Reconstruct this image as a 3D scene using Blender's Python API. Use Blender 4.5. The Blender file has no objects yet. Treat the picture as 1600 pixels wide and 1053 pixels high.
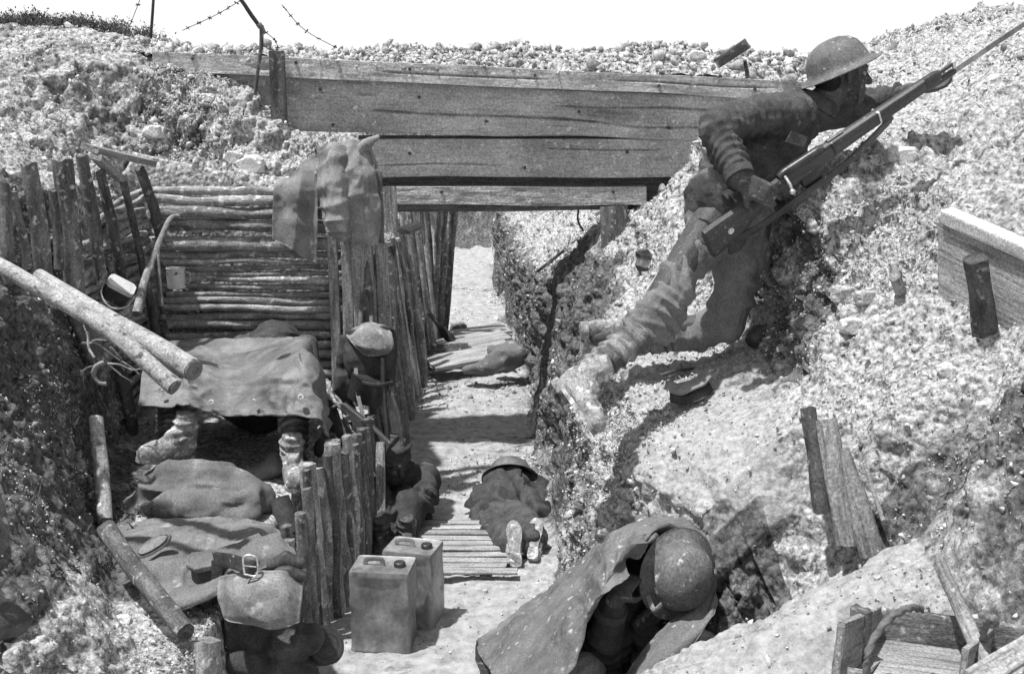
import bpy, math, random
import numpy as np
from mathutils import Vector, Matrix
from mathutils.bvhtree import BVHTree
rng = np.random.default_rng(7); random.seed(7)
S = bpy.context.scene
COL = S.collection
R = math.radians

# ---------------------------------------------------------------- camera, sky, sun, exposure
CAMZ = 2.1
FPX = 1760.0
TH = math.atan((526.5 - 160) / FPX)
cam_d = bpy.data.cameras.new('camera'); cam = bpy.data.objects.new('camera', cam_d); COL.objects.link(cam)
cam.location = (0, 0, CAMZ); cam.rotation_euler = (math.pi/2 - TH, 0, 0)
cam_d.sensor_width = 36; cam_d.lens = 36*FPX/1600; cam_d.clip_start = 0.05; cam_d.clip_end = 2000
S.camera = cam
SUN = Vector((-0.28, -0.13, 0.92)).normalized()
w = bpy.data.worlds.new('World'); S.world = w; w.use_nodes = True
nt = w.node_tree; nt.nodes.clear()
sky = nt.nodes.new('ShaderNodeTexSky'); sky.sky_type = 'NISHITA'; sky.sun_disc = False
sky.sun_elevation = math.asin(SUN.z); sky.sun_rotation = math.atan2(SUN.x, SUN.y)
sky.dust_density = 1.0; sky.air_density = 1.0; sky.ozone_density = 1.0
bw = nt.nodes.new('ShaderNodeRGBToBW'); bgn = nt.nodes.new('ShaderNodeBackground'); wo = nt.nodes.new('ShaderNodeOutputWorld')
nt.links.new(sky.outputs[0], bw.inputs[0])
tcw = nt.nodes.new('ShaderNodeTexCoord'); sx = nt.nodes.new('ShaderNodeSeparateXYZ'); nt.links.new(tcw.outputs['Generated'], sx.inputs[0])
hz = nt.nodes.new('ShaderNodeMapRange'); hz.interpolation_type = 'SMOOTHSTEP'   # white cloud bank low over the horizon
hz.inputs[1].default_value = .10; hz.inputs[2].default_value = .24; hz.inputs[3].default_value = 1; hz.inputs[4].default_value = 0
nt.links.new(sx.outputs['Z'], hz.inputs[0])
cn = nt.nodes.new('ShaderNodeTexNoise'); cn.inputs['Scale'].default_value = 3; nt.links.new(tcw.outputs['Generated'], cn.inputs['Vector'])
cm = nt.nodes.new('ShaderNodeMapRange'); cm.inputs[3].default_value = 4.9; cm.inputs[4].default_value = 5.7; nt.links.new(cn.outputs['Fac'], cm.inputs[0])
mxw = nt.nodes.new('ShaderNodeMix'); nt.links.new(hz.outputs[0], mxw.inputs[0]); nt.links.new(bw.outputs[0], mxw.inputs[2]); nt.links.new(cm.outputs[0], mxw.inputs[3])
nt.links.new(mxw.outputs[0], bgn.inputs[0])
nt.links.new(bgn.outputs[0], wo.inputs[0])
bgn.inputs[1].default_value = 0.145
sl = bpy.data.lights.new('sun', 'SUN'); sl.energy = 3.9; sl.angle = R(1.5); sl.color = (1, 1, 1)
so = bpy.data.objects.new('sun', sl); COL.objects.link(so); so.rotation_euler = SUN.to_track_quat('Z', 'Y').to_euler()
S.view_settings.view_transform = 'Standard'; S.view_settings.look = 'None'
S.view_settings.gamma = 1; S.view_settings.exposure = 0.42

def ray(px, py):
    a = (px-800)/FPX; b = (526.5-py)/FPX; c, s = math.cos(TH), math.sin(TH)
    return Vector((a, c+b*s, -s+b*c))
def P(px, py, Y):
    d = ray(px, py); return Vector((0, 0, CAMZ)) + d*(Y/d.y)

# ---------------------------------------------------------------- noise
def _h(i, j, k, s):
    h = (i.astype(np.int64)*374761393 + j.astype(np.int64)*668265263 + k.astype(np.int64)*2147483647 + s*1274126177) & 0xffffffff
    h = ((h ^ (h >> 13))*1274126177) & 0xffffffff
    h = ((h ^ (h >> 15))*2246822519) & 0xffffffff
    return ((h ^ (h >> 16)) & 0xffff)/32767.5 - 1.0
def noise(p, s=0):
    p = np.asarray(p, float); i = np.floor(p); f = p-i; i = i.astype(np.int64); u = f*f*(3-2*f)
    o = 0
    for a in (0, 1):
        wx = u[:, 0] if a else 1-u[:, 0]
        for b in (0, 1):
            wy = u[:, 1] if b else 1-u[:, 1]
            for c in (0, 1):
                wz = u[:, 2] if c else 1-u[:, 2]
                o = o + wx*wy*wz*_h(i[:, 0]+a, i[:, 1]+b, i[:, 2]+c, s)
    return o
def fbm(p, octs=4, s=0):
    p = np.asarray(p, float); a = 1.0; o = 0
    for k in range(octs):
        o = o + a*noise(p*2.03**k + k*17.3, s+k); a *= 0.5
    return o

# ---------------------------------------------------------------- mesh helpers; geo = (V, F, TC)
def A(v): return np.array(v, float)
def mesh(name, V, F, tc=None, smooth=True, sharp=50, attrs=None):
    me = bpy.data.meshes.new(name)
    V = np.asarray(V, np.float32)
    if isinstance(F, np.ndarray):
        n, k = F.shape
        me.vertices.add(len(V)); me.vertices.foreach_set('co', V.ravel())
        me.loops.add(n*k); me.loops.foreach_set('vertex_index', F.astype(np.int32).ravel())
        me.polygons.add(n); me.polygons.foreach_set('loop_start', np.arange(0, n*k, k, dtype=np.int32))
        me.update(calc_edges=True)
    else:
        me.from_pydata(V.tolist(), [], F); me.update()
    if tc is not None:
        a = me.attributes.new('tc', 'FLOAT_VECTOR', 'POINT'); a.data.foreach_set('vector', np.asarray(tc, np.float32).ravel())
    for k, v in (attrs or {}).items():
        a = me.attributes.new(k, 'FLOAT', 'POINT'); a.data.foreach_set('value', np.asarray(v, np.float32))
    if smooth:
        me.shade_smooth()
        if sharp: me.set_sharp_from_angle(angle=R(sharp))
    return me
def join(gs):
    V = []; F = []; T = []; o = 0
    for v, f, t in gs:
        V.append(np.asarray(v)); T.append(np.asarray(t)); F += [tuple(int(i)+o for i in q) for q in f]; o += len(v)
    return np.vstack(V), F, np.vstack(T)
def thing(name, label, cat, loc=(0, 0, 0), group=None):
    o = bpy.data.objects.new(name, None); COL.objects.link(o); o.location = loc
    o['label'] = label; o['category'] = cat
    if group: o['group'] = group
    return o
def part(name, geo, m, parent, label=None, smooth=True, sharp=50):
    V, F, T = geo
    V = np.asarray(V, float)
    q = parent; off = np.zeros(3)
    while q is not None: off += A(q.location); q = q.parent
    o = bpy.data.objects.new(name, mesh(name, V-off, F, T, smooth, sharp)); COL.objects.link(o)
    o.data.materials.append(m); o.parent = parent
    if label: o['label'] = label
    return o
def solo(name, geo, m, label, cat, group=None, smooth=True, sharp=50, kind=None):
    V, F, T = geo; V = np.asarray(V, float)
    base = A([V[:, 0].mean(), V[:, 1].mean(), V[:, 2].min()])
    o = bpy.data.objects.new(name, mesh(name, V-base, F, T, smooth, sharp)); COL.objects.link(o); o.location = base
    o.data.materials.append(m)
    if kind: o['kind'] = kind
    else: o['label'] = label; o['category'] = cat
    if group: o['group'] = group
    return o
def resample(pts, n):
    pts = A([tuple(p) for p in pts])
    if len(pts) == 2:
        t = np.linspace(0, 1, n)[:, None]; return pts[0]*(1-t)+pts[1]*t
    q = np.vstack([2*pts[0]-pts[1], pts, 2*pts[-1]-pts[-2]]); m = len(pts)-1
    out = []
    for t in np.linspace(0, m-1e-9, n):
        i = int(t); f = t-i; a, b, c, d = q[i], q[i+1], q[i+2], q[i+3]
        out.append(.5*((2*b)+(-a+c)*f+(2*a-5*b+4*c-d)*f*f+(-a+3*b-3*c+d)*f**3))
    return A(out)
def circ(m=12):
    t = np.linspace(0, 2*math.pi, m, endpoint=False); return np.c_[np.cos(t), np.sin(t)]
def rrect(w, t, m=6, ch=None):
    "rounded rectangle outline, w along the first axis, m points per side"
    ch = ch if ch is not None else min(w, t)*.1
    a, b = w/2, t/2; o = []
    for (x0, y0), (x1, y1) in [((-a+ch, -b), (a-ch, -b)), ((a, -b+ch), (a, b-ch)), ((a-ch, b), (-a+ch, b)), ((-a, b-ch), (-a, -b+ch))]:
        L = math.hypot(x1-x0, y1-y0); k = max(2, int(m*L/max(w, t))+1)
        for f in np.linspace(0, 1, k): o.append((x0+(x1-x0)*f, y0+(y1-y0)*f))
    return A(o)
def sweep(pts, sec, n=24, r=None, up=(0, 0, 1), amp=0., fs=12., seed=0, twist=0., lobes=0., endrough=0.):
    C = resample(pts, n); up = A(up)
    r = np.ones(n) if r is None else np.interp(np.linspace(0, 1, n), np.linspace(0, 1, len(r)), r)
    Tn = np.gradient(C, axis=0); Tn /= np.linalg.norm(Tn, axis=1)[:, None]+1e-12
    Sx = np.cross(Tn, up); bad = np.linalg.norm(Sx, axis=1) < 1e-3
    Sx[bad] = A((1, 0, 0)); Sx /= np.linalg.norm(Sx, axis=1)[:, None]
    Uz = np.cross(Sx, Tn)
    s = np.r_[0, np.cumsum(np.linalg.norm(np.diff(C, axis=0), axis=1))]
    m = len(sec); V = np.zeros((n, m, 3)); T = np.zeros((n, m, 3))
    for i in range(n):
        a = twist*i/n; ca, sa = math.cos(a), math.sin(a)
        q = sec*r[i]; q = np.c_[q[:, 0]*ca-q[:, 1]*sa, q[:, 0]*sa+q[:, 1]*ca]
        V[i] = C[i]+q[:, :1]*Sx[i]+q[:, 1:]*Uz[i]
        T[i] = np.c_[np.full(m, s[i]), q]
    V = V.reshape(-1, 3); T = T.reshape(-1, 3)
    if amp:
        Cn = np.repeat(C, m, axis=0); d = V-Cn; L = np.linalg.norm(d, axis=1)[:, None]+1e-9
        q = T*A((fs*.35, fs*1.6, fs*1.6))+seed*3.7
        V = V+d/L*(amp*(fbm(q, 3, seed)+.6*noise(T*A((fs*.2, fs, fs))*3+9, seed+5)))[:, None]
        if endrough:
            for e, sg in ((0, -1), (n-1, 1)):
                k = slice(e*m, e*m+m); V[k] += Tn[e]*sg*(endrough*noise(T[k]*40+seed, seed))[:, None]
    F = []
    for i in range(n-1):
        for j in range(m):
            k = (j+1) % m; F.append((i*m+j, i*m+k, (i+1)*m+k, (i+1)*m+j))
    for e, rev in ((0, True), (n-1, False)):      # caps: an inner ring then a fan
        b = len(V); ring = V[e*m:e*m+m]; c = ring.mean(0)
        V = np.vstack([V, c+(ring-c)*.55+0*c, c[None]])
        tr = T[e*m:e*m+m]; tcn = tr.mean(0); T = np.vstack([T, (tr-tcn)*.55+tcn+A((.3, 0, 0)), tcn[None]+A((.3, 0, 0))])
        for j in range(m):
            k = (j+1) % m
            q1 = (e*m+j, e*m+k, b+k, b+j); q2 = (b+j, b+k, b+m)
            F.append(q1[::-1] if not rev else q1); F.append(q2[::-1] if not rev else q2)
    F = [tuple(reversed(f)) for f in F]
    return V, F, T+seed*.37
def log(p0, p1, r0, r1=None, seed=0, bend=.012, m=12, amp=None, mid=None, n=None):
    r1 = r1 or r0; p0 = Vector(p0); p1 = Vector(p1); L = (p1-p0).length; rr = random.Random(seed)
    pts = [p0]
    for f in (.25, .5, .75): pts.append(p0.lerp(p1, f)+Vector((rr.uniform(-1, 1), rr.uniform(-1, 1), rr.uniform(-1, 1)))*bend*L)
    pts.append(p1)
    if mid: pts = [p0]+[Vector(q) for q in mid]+[p1]
    n = n or max(8, min(60, int(L/.025)))
    return sweep(pts, circ(m), n, [r0, r0*.97+r1*.03, (r0+r1)/2*rr.uniform(.93, 1.07), r1], up=(.13, .21, .97) if abs((p1-p0).normalized().z) < .9 else (0, 1, 0),
                 amp=r0*.13 if amp is None else amp, fs=14, seed=seed, endrough=.006)
def plank(p0, p1, wd, th, normal=(0, -1, 0), seed=0, amp=.0025, m=8, n=None, bend=.004, taper=1., ch=None):
    "board from p0 to p1; wide side across, thin side along normal"
    p0 = Vector(p0); p1 = Vector(p1); L = (p1-p0).length; rr = random.Random(seed)
    mid = p0.lerp(p1, .5)+Vector((rr.uniform(-1, 1), rr.uniform(-1, 1), rr.uniform(-1, 1)))*bend*L
    return sweep([p0, mid, p1], rrect(wd, th, m, ch), n or max(8, min(120, int(L/.03))), [1, 1, taper], up=normal, amp=amp, fs=9, seed=seed, endrough=.006)
def catmull_grid(G, nu, nv):
    G = A([[tuple(c) for c in row] for row in G])
    rows = [resample(r, nv) for r in G]; rows = A(rows)
    return np.stack([resample(rows[:, j], nu) for j in range(nv)], 1)
def patch(G, nu=60, nv=60, th=.006, fold=None, seed=0, wr=.004, wf=9., hem=0.):
    X = catmull_grid(G, nu, nv)
    du = np.gradient(X, axis=0); dv = np.gradient(X, axis=1); N = np.cross(du, dv); N /= np.linalg.norm(N, axis=2)[..., None]+1e-12
    uu, vv = np.meshgrid(np.linspace(0, 1, nu), np.linspace(0, 1, nv), indexing='ij')
    q = X.reshape(-1, 3)
    d = wr*(fbm(q*wf+seed, 4, seed)).reshape(nu, nv)
    d = d + wr*1.3*(1-2*np.abs(noise(q*wf*A((.6, .6, 1.1))+seed*2.1, seed+3))).reshape(nu, nv)
    d = d + wr*.45*np.clip(1-4*np.abs(noise(q*A((24, 24, 15))+seed, seed+8)), -1, 1).reshape(nu, nv)*np.clip(.5+noise(q*5+seed, seed+9), 0, 1.2).reshape(nu, nv)
    if fold is not None: d = d+fold(uu, vv, X)
    X = X+N*d[..., None]
    if hem:
        e = np.minimum.reduce([uu*nu, (1-uu)*nu, vv*nv, (1-vv)*nv]); X = X+N*(hem*np.exp(-((e-1.5)/1.2)**2))[..., None]
    T0 = np.stack([uu*1., vv*1., 0*uu], -1)*np.linalg.norm(X[-1, 0]-X[0, 0])
    B = X-N*th
    V = np.vstack([X.reshape(-1, 3), B.reshape(-1, 3)]); K = nu*nv; T = np.vstack([X.reshape(-1, 3)]*2)
    F = []; idx = np.arange(K).reshape(nu, nv)
    a, b, c, e = idx[:-1, :-1].ravel(), idx[1:, :-1].ravel(), idx[1:, 1:].ravel(), idx[:-1, 1:].ravel()
    F += list(zip(a.tolist(), b.tolist(), c.tolist(), e.tolist())); F += list(zip((e+K).tolist(), (c+K).tolist(), (b+K).tolist(), (a+K).tolist()))
    rim = list(idx[:, 0])+list(idx[-1, 1:])+list(idx[-2::-1, -1])+list(idx[0, -2:0:-1])
    for i in range(len(rim)):
        p, q_ = int(rim[i]), int(rim[(i+1) % len(rim)]); F.append((q_, p, p+K, q_+K))
    return V, F, T
def capsule(p0, p1, r0, r1, m=14, k=5):
    p0 = A(tuple(p0)); p1 = A(tuple(p1)); d = p1-p0; L = np.linalg.norm(d)
    d = d/L if L > 1e-6 else A((0, 0, 1.)); a = np.cross(d, A((.3, .9, .2))); a /= np.linalg.norm(a); b = np.cross(d, a)
    rings = []
    for i in range(1, k+1):
        t = -math.pi/2+math.pi/2*i/k; rings.append((p0+d*r0*math.sin(t), r0*math.cos(t)))
    for i in range(0, k):
        t = math.pi/2*i/k; rings.append((p1+d*r1*math.sin(t), r1*math.cos(t)))
    c = circ(m); V = [p0-d*r0]
    for o, r in rings:
        for x, y in c: V.append(o+(a*x+b*y)*r)
    V.append(p1+d*r1); F = []
    for j in range(m): F.append((0, 1+(j+1) % m, 1+j))
    for i in range(len(rings)-1):
        for j in range(m):
            q = (j+1) % m; F.append((1+i*m+j, 1+i*m+q, 1+(i+1)*m+q, 1+(i+1)*m+j))
    e = len(V)-1; o = 1+(len(rings)-1)*m
    for j in range(m): F.append((o+j, o+(j+1) % m, e))
    V = A(V); return V, F, V*0
def ell(c, r, rot=None):
    V, F, T = capsule((0, 0, -1e-4), (0, 0, 1e-4), 1, 1, 18, 7)
    V = V*A(r)
    if rot is not None: V = V@A(rot.to_3x3()).T
    return V+A(tuple(c)), F, T
def chain(l):
    return [capsule(l[i][0], l[i+1][0], l[i][1], l[i+1][1]) for i in range(len(l)-1)]
def blend(gs, vox=.008, smooth=6):
    V, F, T = join(gs)
    me = mesh('tmp', V, F, None, False); o = bpy.data.objects.new('tmp', me); COL.objects.link(o)
    r = o.modifiers.new('r', 'REMESH'); r.mode = 'VOXEL'; r.voxel_size = vox
    s = o.modifiers.new('s', 'SMOOTH'); s.factor = .5; s.iterations = smooth
    dg = bpy.context.evaluated_depsgraph_get(); e = o.evaluated_get(dg); m2 = bpy.data.meshes.new_from_object(e)
    n = len(m2.vertices); V = np.zeros(n*3); m2.vertices.foreach_get('co', V); V = V.reshape(-1, 3)
    N = np.zeros(n*3); m2.vertices.foreach_get('normal', N); N = N.reshape(-1, 3)
    F = [tuple(p.vertices) for p in m2.polygons]
    bpy.data.objects.remove(o); bpy.data.meshes.remove(me); bpy.data.meshes.remove(m2)
    return V, F, V.copy(), N
def segs(l):
    return [(A(tuple(l[i][0])), A(tuple(l[i+1][0]))) for i in range(len(l)-1)]
def rings(V, N, specs, seed=0):
    "a few deep creases across a limb: (centre, axis, radius, depth, spacing)"
    d = np.zeros(len(V))
    for c, ax, rad, am, lam in specs:
        c = A(tuple(c)); ax = A(tuple(ax)); ax /= np.linalg.norm(ax); q = V-c; s = q@ax+noise(V*9+seed, seed)*.03; w_ = np.exp(-(np.linalg.norm(q, axis=1)/rad)**4)
        d += am*w_*(1-1.7*np.abs(np.sin(math.pi*s/lam)))*(.45+.75*np.clip(noise(V*8+seed*3, seed+1)+.5, 0, 1))
    return V+N*d[:, None]
def folds(V, N, axes, amp=.006, f=24, seed=0):
    "creases that run across the nearest limb axis"
    best = np.full(len(V), 1e9); s = np.zeros(len(V))
    D = np.zeros_like(V)
    for p0, p1 in axes:
        d = p1-p0; L = np.linalg.norm(d)+1e-9; d = d/L
        t = np.clip((V-p0)@d, 0, L); q = p0+t[:, None]*d; di = np.linalg.norm(V-q, axis=1)
        k = di < best; best[k] = di[k]; D[k] = d
    s = np.sum(V*D, axis=1)
    warp = noise(V*7+seed, seed)*.035
    q = np.c_[(s+warp*1.4)*f, (V-s[:, None]*D)@A((f*.28, f*.2, f*.1)), (V-s[:, None]*D)@A((f*.05, -f*.2, f*.28))]
    a = np.clip(1-3.4*np.abs(noise(q, seed+1)), -1, 1); b = fbm(V*11, 3, seed+2)
    mod = np.clip(.55+.8*noise(V*5+4, seed+4), .1, 1.3)
    a2 = np.clip(1-3*np.abs(noise(q*A((2.1, 1.6, 1.6))+11, seed+6)), -1, 1)
    return V+N*(amp*(a*mod+.4*a2*mod+.5*b)+.0015*fbm(V*60, 2, seed))[:, None]
def lathe(prof, m=40, M=None, squash=(1, 1)):
    c = circ(m); V = []; F = []
    for r, z in prof:
        for x, y in c: V.append((x*r*squash[0], y*r*squash[1], z))
    k = len(prof)
    for i in range(k-1):
        for j in range(m):
            q = (j+1) % m; F.append((i*m+j, i*m+q, (i+1)*m+q, (i+1)*m+j))
    V = A(V); T = V.copy()
    if M is not None: V = (A(M.to_3x3())@V.T).T+A(M.translation)
    return V, F, T
def frame(o, x, z=None):
    "matrix with origin o, local x along x, local z near z"
    x = Vector(x).normalized(); z = Vector(z if z is not None else (0, 0, 1)); y = z.cross(x).normalized(); z = x.cross(y)
    return Matrix(((x.x, y.x, z.x, o[0]), (x.y, y.y, z.y, o[1]), (x.z, y.z, z.z, o[2]), (0, 0, 0, 1)))
def xf(geo, M):
    V, F, T = geo[:3]; return (A(M.to_3x3())@np.asarray(V).T).T+A(M.translation), F, T
def box(c, s, rot=None, ch=.004, m=4):
    "chamfered box"
    V, F, T = sweep([(-s[0]/2, 0, 0), (s[0]/2, 0, 0)], rrect(s[1], s[2], m, ch), 3)
    if rot is not None: V = V@A(rot.to_3x3()).T
    return V+A(tuple(c)), F, T

# ---------------------------------------------------------------- materials (all neutral greys)
def mat(name, c1, c2, scale=8, stretch=(1, 1, 1), rough=.85, bump=.3, bscale=None, detail=8, lo=.35, hi=.65, spots=None, metal=0., tcn='tc', island=False, rnd=.25, spec=.25, bd=.01, grain=None, grit=(130, .45)):
    m = bpy.data.materials.new(name); m.use_nodes = True; t = m.node_tree; n = t.nodes; l = t.links
    b = n['Principled BSDF']; b.inputs['Roughness'].default_value = rough; b.inputs['Metallic'].default_value = metal
    b.inputs['Specular IOR Level'].default_value = spec
    at = n.new('ShaderNodeAttribute'); at.attribute_name = tcn
    oi = n.new('ShaderNodeObjectInfo')
    off = n.new('ShaderNodeVectorMath'); off.operation = 'MULTIPLY_ADD'
    l.new(oi.outputs['Random'], off.inputs[0]); off.inputs[1].default_value = (31, 17, 23); l.new(at.outputs['Vector'], off.inputs[2])
    sc = n.new('ShaderNodeVectorMath'); sc.operation = 'MULTIPLY'; l.new(off.outputs[0], sc.inputs[0]); sc.inputs[1].default_value = stretch
    no = n.new('ShaderNodeTexNoise'); no.inputs['Scale'].default_value = scale; no.inputs['Detail'].default_value = detail; no.inputs['Roughness'].default_value = .65
    l.new(sc.outputs[0], no.inputs['Vector'])
    mr = n.new('ShaderNodeMapRange'); mr.inputs[1].default_value = lo; mr.inputs[2].default_value = hi; mr.inputs[3].default_value = c1; mr.inputs[4].default_value = c2
    l.new(no.outputs['Fac'], mr.inputs[0]); val = mr.outputs[0]
    if grain:                                   # long dark checks along the grain
        g = n.new('ShaderNodeTexNoise'); g.inputs['Scale'].default_value = grain[0]; g.inputs['Detail'].default_value = 3
        gs = n.new('ShaderNodeVectorMath'); gs.operation = 'MULTIPLY'; l.new(off.outputs[0], gs.inputs[0]); gs.inputs[1].default_value = (.05, 1, 1); l.new(gs.outputs[0], g.inputs['Vector'])
        gm = n.new('ShaderNodeMapRange'); gm.inputs[1].default_value = .36; gm.inputs[2].default_value = .5; gm.inputs[3].default_value = grain[1]; gm.inputs[4].default_value = 1
        l.new(g.outputs['Fac'], gm.inputs[0]); mu = n.new('ShaderNodeMath'); mu.operation = 'MULTIPLY'; l.new(val, mu.inputs[0]); l.new(gm.outputs[0], mu.inputs[1]); val = mu.outputs[0]
    if spots:                                   # splashes of chalk mud: (scale, threshold, colour)
        vs = n.new('ShaderNodeTexNoise'); vs.inputs['Scale'].default_value = spots[0]; vs.inputs['Detail'].default_value = 4; l.new(off.outputs[0], vs.inputs['Vector'])
        vm = n.new('ShaderNodeMapRange'); vm.inputs[1].default_value = spots[1]-.03; vm.inputs[2].default_value = spots[1]+(spots[3] if len(spots) > 3 else .06); l.new(vs.outputs['Fac'], vm.inputs[0])
        mx = n.new('ShaderNodeMix'); l.new(vm.outputs[0], mx.inputs[0]); l.new(val, mx.inputs[2]); mx.inputs[3].default_value = spots[2]; val = mx.outputs[0]
    gn = n.new('ShaderNodeTexNoise'); gn.inputs['Scale'].default_value = grit[0]; gn.inputs['Detail'].default_value = 3; gn.inputs['Roughness'].default_value = .7; l.new(off.outputs[0], gn.inputs['Vector'])
    gq = n.new('ShaderNodeMapRange'); gq.inputs[1].default_value = .32; gq.inputs[2].default_value = .68; gq.inputs[3].default_value = 1-grit[1]; gq.inputs[4].default_value = 1+grit[1]; l.new(gn.outputs['Fac'], gq.inputs[0])
    gmu = n.new('ShaderNodeMath'); gmu.operation = 'MULTIPLY'; l.new(val, gmu.inputs[0]); l.new(gq.outputs[0], gmu.inputs[1]); val = gmu.outputs[0]
    if rnd:
        src = oi.outputs['Random']
        if island: gi = n.new('ShaderNodeNewGeometry'); src = gi.outputs['Random Per Island']
        rr = n.new('ShaderNodeMapRange'); rr.inputs[3].default_value = 1-rnd; rr.inputs[4].default_value = 1+rnd; l.new(src, rr.inputs[0])
        mu = n.new('ShaderNodeMath'); mu.operation = 'MULTIPLY'; l.new(val, mu.inputs[0]); l.new(rr.outputs[0], mu.inputs[1]); val = mu.outputs[0]
    l.new(val, b.inputs['Base Color'])
    if bump:
        bn = n.new('ShaderNodeTexNoise'); bn.inputs['Scale'].default_value = bscale or scale*3; bn.inputs['Detail'].default_value = 6; bn.inputs['Roughness'].default_value = .7
        l.new(sc.outputs[0], bn.inputs['Vector']); bp = n.new('ShaderNodeBump'); bp.inputs['Strength'].default_value = bump; bp.inputs['Distance'].default_value = bd
        l.new(bn.outputs['Fac'], bp.inputs['Height']); l.new(bp.outputs[0], b.inputs['Normal'])
    return m
M_ = {}
M_['beam'] = mat('weathered_timber', .36, .66, 4, (.7, 1.3, 1.3), bump=.9, bscale=60, spots=(30, .64, .72), grain=(110, .80), rnd=.08, grit=(90, .40))
M_['board'] = mat('grey_board', .25, .46, 8, (.5, 1.6, 1.6), bump=.8, bscale=50, spots=(36, .66, .6), grain=(110, .6), rnd=.15, grit=(100, .45))
M_['duck'] = mat('bleached_slats', .26, .46, 8, (.5, 2, 2), bump=.7, bscale=40, grain=(90, .6), rnd=.15)
M_['bark'] = mat('bark', .16, .50, 12, (.5, 1.5, 1.5), bump=1, bscale=40, bd=.015, spots=(26, .60, .62), rnd=.3)
M_['stake'] = mat('dark_bark', .07, .26, 12, (.45, 1.6, 1.6), bump=1, bscale=40, bd=.015, spots=(30, .62, .5), rnd=.3)
M_['birch'] = mat('peeled_birch', .28, .55, 14, (.9, 1, 1), bump=.8, bscale=40, spots=(26, .62, .12), rnd=.06)
M_['cutwood'] = mat('sawn_end', .12, .24, 20, bump=.4, rnd=.1)
M_['khaki'] = mat('wool_serge', .05, .11, 14, bump=.9, bscale=170, bd=.006, spots=(18, .68, .22), rnd=.1, grit=(150, .32))
M_['trouser'] = mat('worn_serge', .13, .25, 10, bump=.9, bscale=170, bd=.006, spots=(8, .50, .27, .25), rnd=.1, grit=(150, .32))
M_['darkwool'] = mat('dark_wool', .035, .085, 10, bump=.4, bscale=220, bd=.003, spots=(22, .68, .12), rnd=.1, grit=(150, .32))
M_['sheet'] = mat('rubberised_sheet', .09, .20, 6, rough=.6, bump=.35, bscale=60, bd=.004, spots=(7, .52, .28, .25), rnd=.06, spec=.4, grit=(150, .32))
M_['cape'] = mat('muddy_cape', .10, .19, 7, rough=.65, bump=.35, bscale=60, bd=.004, spots=(34, .66, .42), rnd=.06, spec=.4, grit=(150, .32))
M_['sack'] = mat('hessian', .12, .22, 6, bump=.5, bscale=250, bd=.003, spots=(12, .64, .34), rnd=.1, grit=(150, .32))
M_['puttee'] = mat('puttee_cloth', .10, .19, 16, bump=.6, bscale=200, bd=.003, spots=(14, .50, .46, .2), rnd=.1)
M_['darkputtee'] = mat('dark_puttee', .08, .16, 16, bump=.6, bscale=200, bd=.003, spots=(22, .6, .3), rnd=.1)
M_['mudboot'] = mat('chalky_boot', .15, .46, 16, bump=.9, bscale=50, spots=(30, .6, .65), rnd=.05)
M_['leather'] = mat('dark_leather', .03, .08, 20, rough=.5, bump=.4, spots=(30, .66, .3), spec=.5, rnd=.1)
M_['webbing'] = mat('canvas_webbing', .16, .30, 12, bump=.5, bscale=240, bd=.003, spots=(20, .62, .38), rnd=.15, grit=(150, .32))
M_['helmet'] = mat('painted_steel', .09, .17, 16, rough=.7, bump=.3, bscale=90, bd=.002, spots=(34, .66, .45), spec=.5, rnd=.1)
M_['tin'] = mat('dull_tin', .16, .40, 7, (1, 1, .35), rough=.5, bump=.3, bscale=50, bd=.003, spots=(12, .60, .14, .12), metal=.25, rnd=.08, spec=.6, grit=(60, .2))
M_['enamel'] = mat('white_enamel', .62, .80, 10, rough=.4, bump=.1, spots=(30, .68, .1), rnd=0, spec=.5, grit=(60, .1))
M_['bright'] = mat('bright_metal', .6, .75, 10, rough=.35, bump=.1, metal=.6, rnd=0)
M_['wornwool'] = mat('faded_wool', .17, .34, 8, bump=.9, bscale=170, bd=.006, spots=(12, .60, .45, .15), rnd=.1, grit=(150, .32))
M_['steel'] = mat('gunmetal', .05, .10, 10, rough=.4, bump=.1, metal=.6, rnd=0, spec=.5)
M_['gunwood'] = mat('oiled_stock', .035, .08, 14, (.2, 1.5, 1.5), rough=.45, bump=.2, spots=(40, .68, .25), rnd=0, spec=.5)
M_['skin'] = mat('weathered_skin', .055, .10, 25, rough=.6, bump=.25, bscale=120, bd=.002, spots=(50, .66, .26), rnd=0, spec=.35)
M_['hair'] = mat('dark_hair', .015, .03, 30, (1, 1, 1), bump=.6, rnd=0)
M_['wire'] = mat('rusty_wire', .03, .06, 10, rough=.6, bump=0, metal=.4, rnd=0)
M_['weed'] = mat('dry_weeds', .05, .16, 10, bump=0, island=True, rnd=.5)
M_['rock'] = mat('chalk_lumps', .24, .66, 24, bump=.5, bscale=90, island=True, rnd=.55, spec=.15)
M_['chalk'] = mat('chalk_block', .55, .75, 14, bump=.7, bscale=60, rnd=.05, spec=.15)

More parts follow.
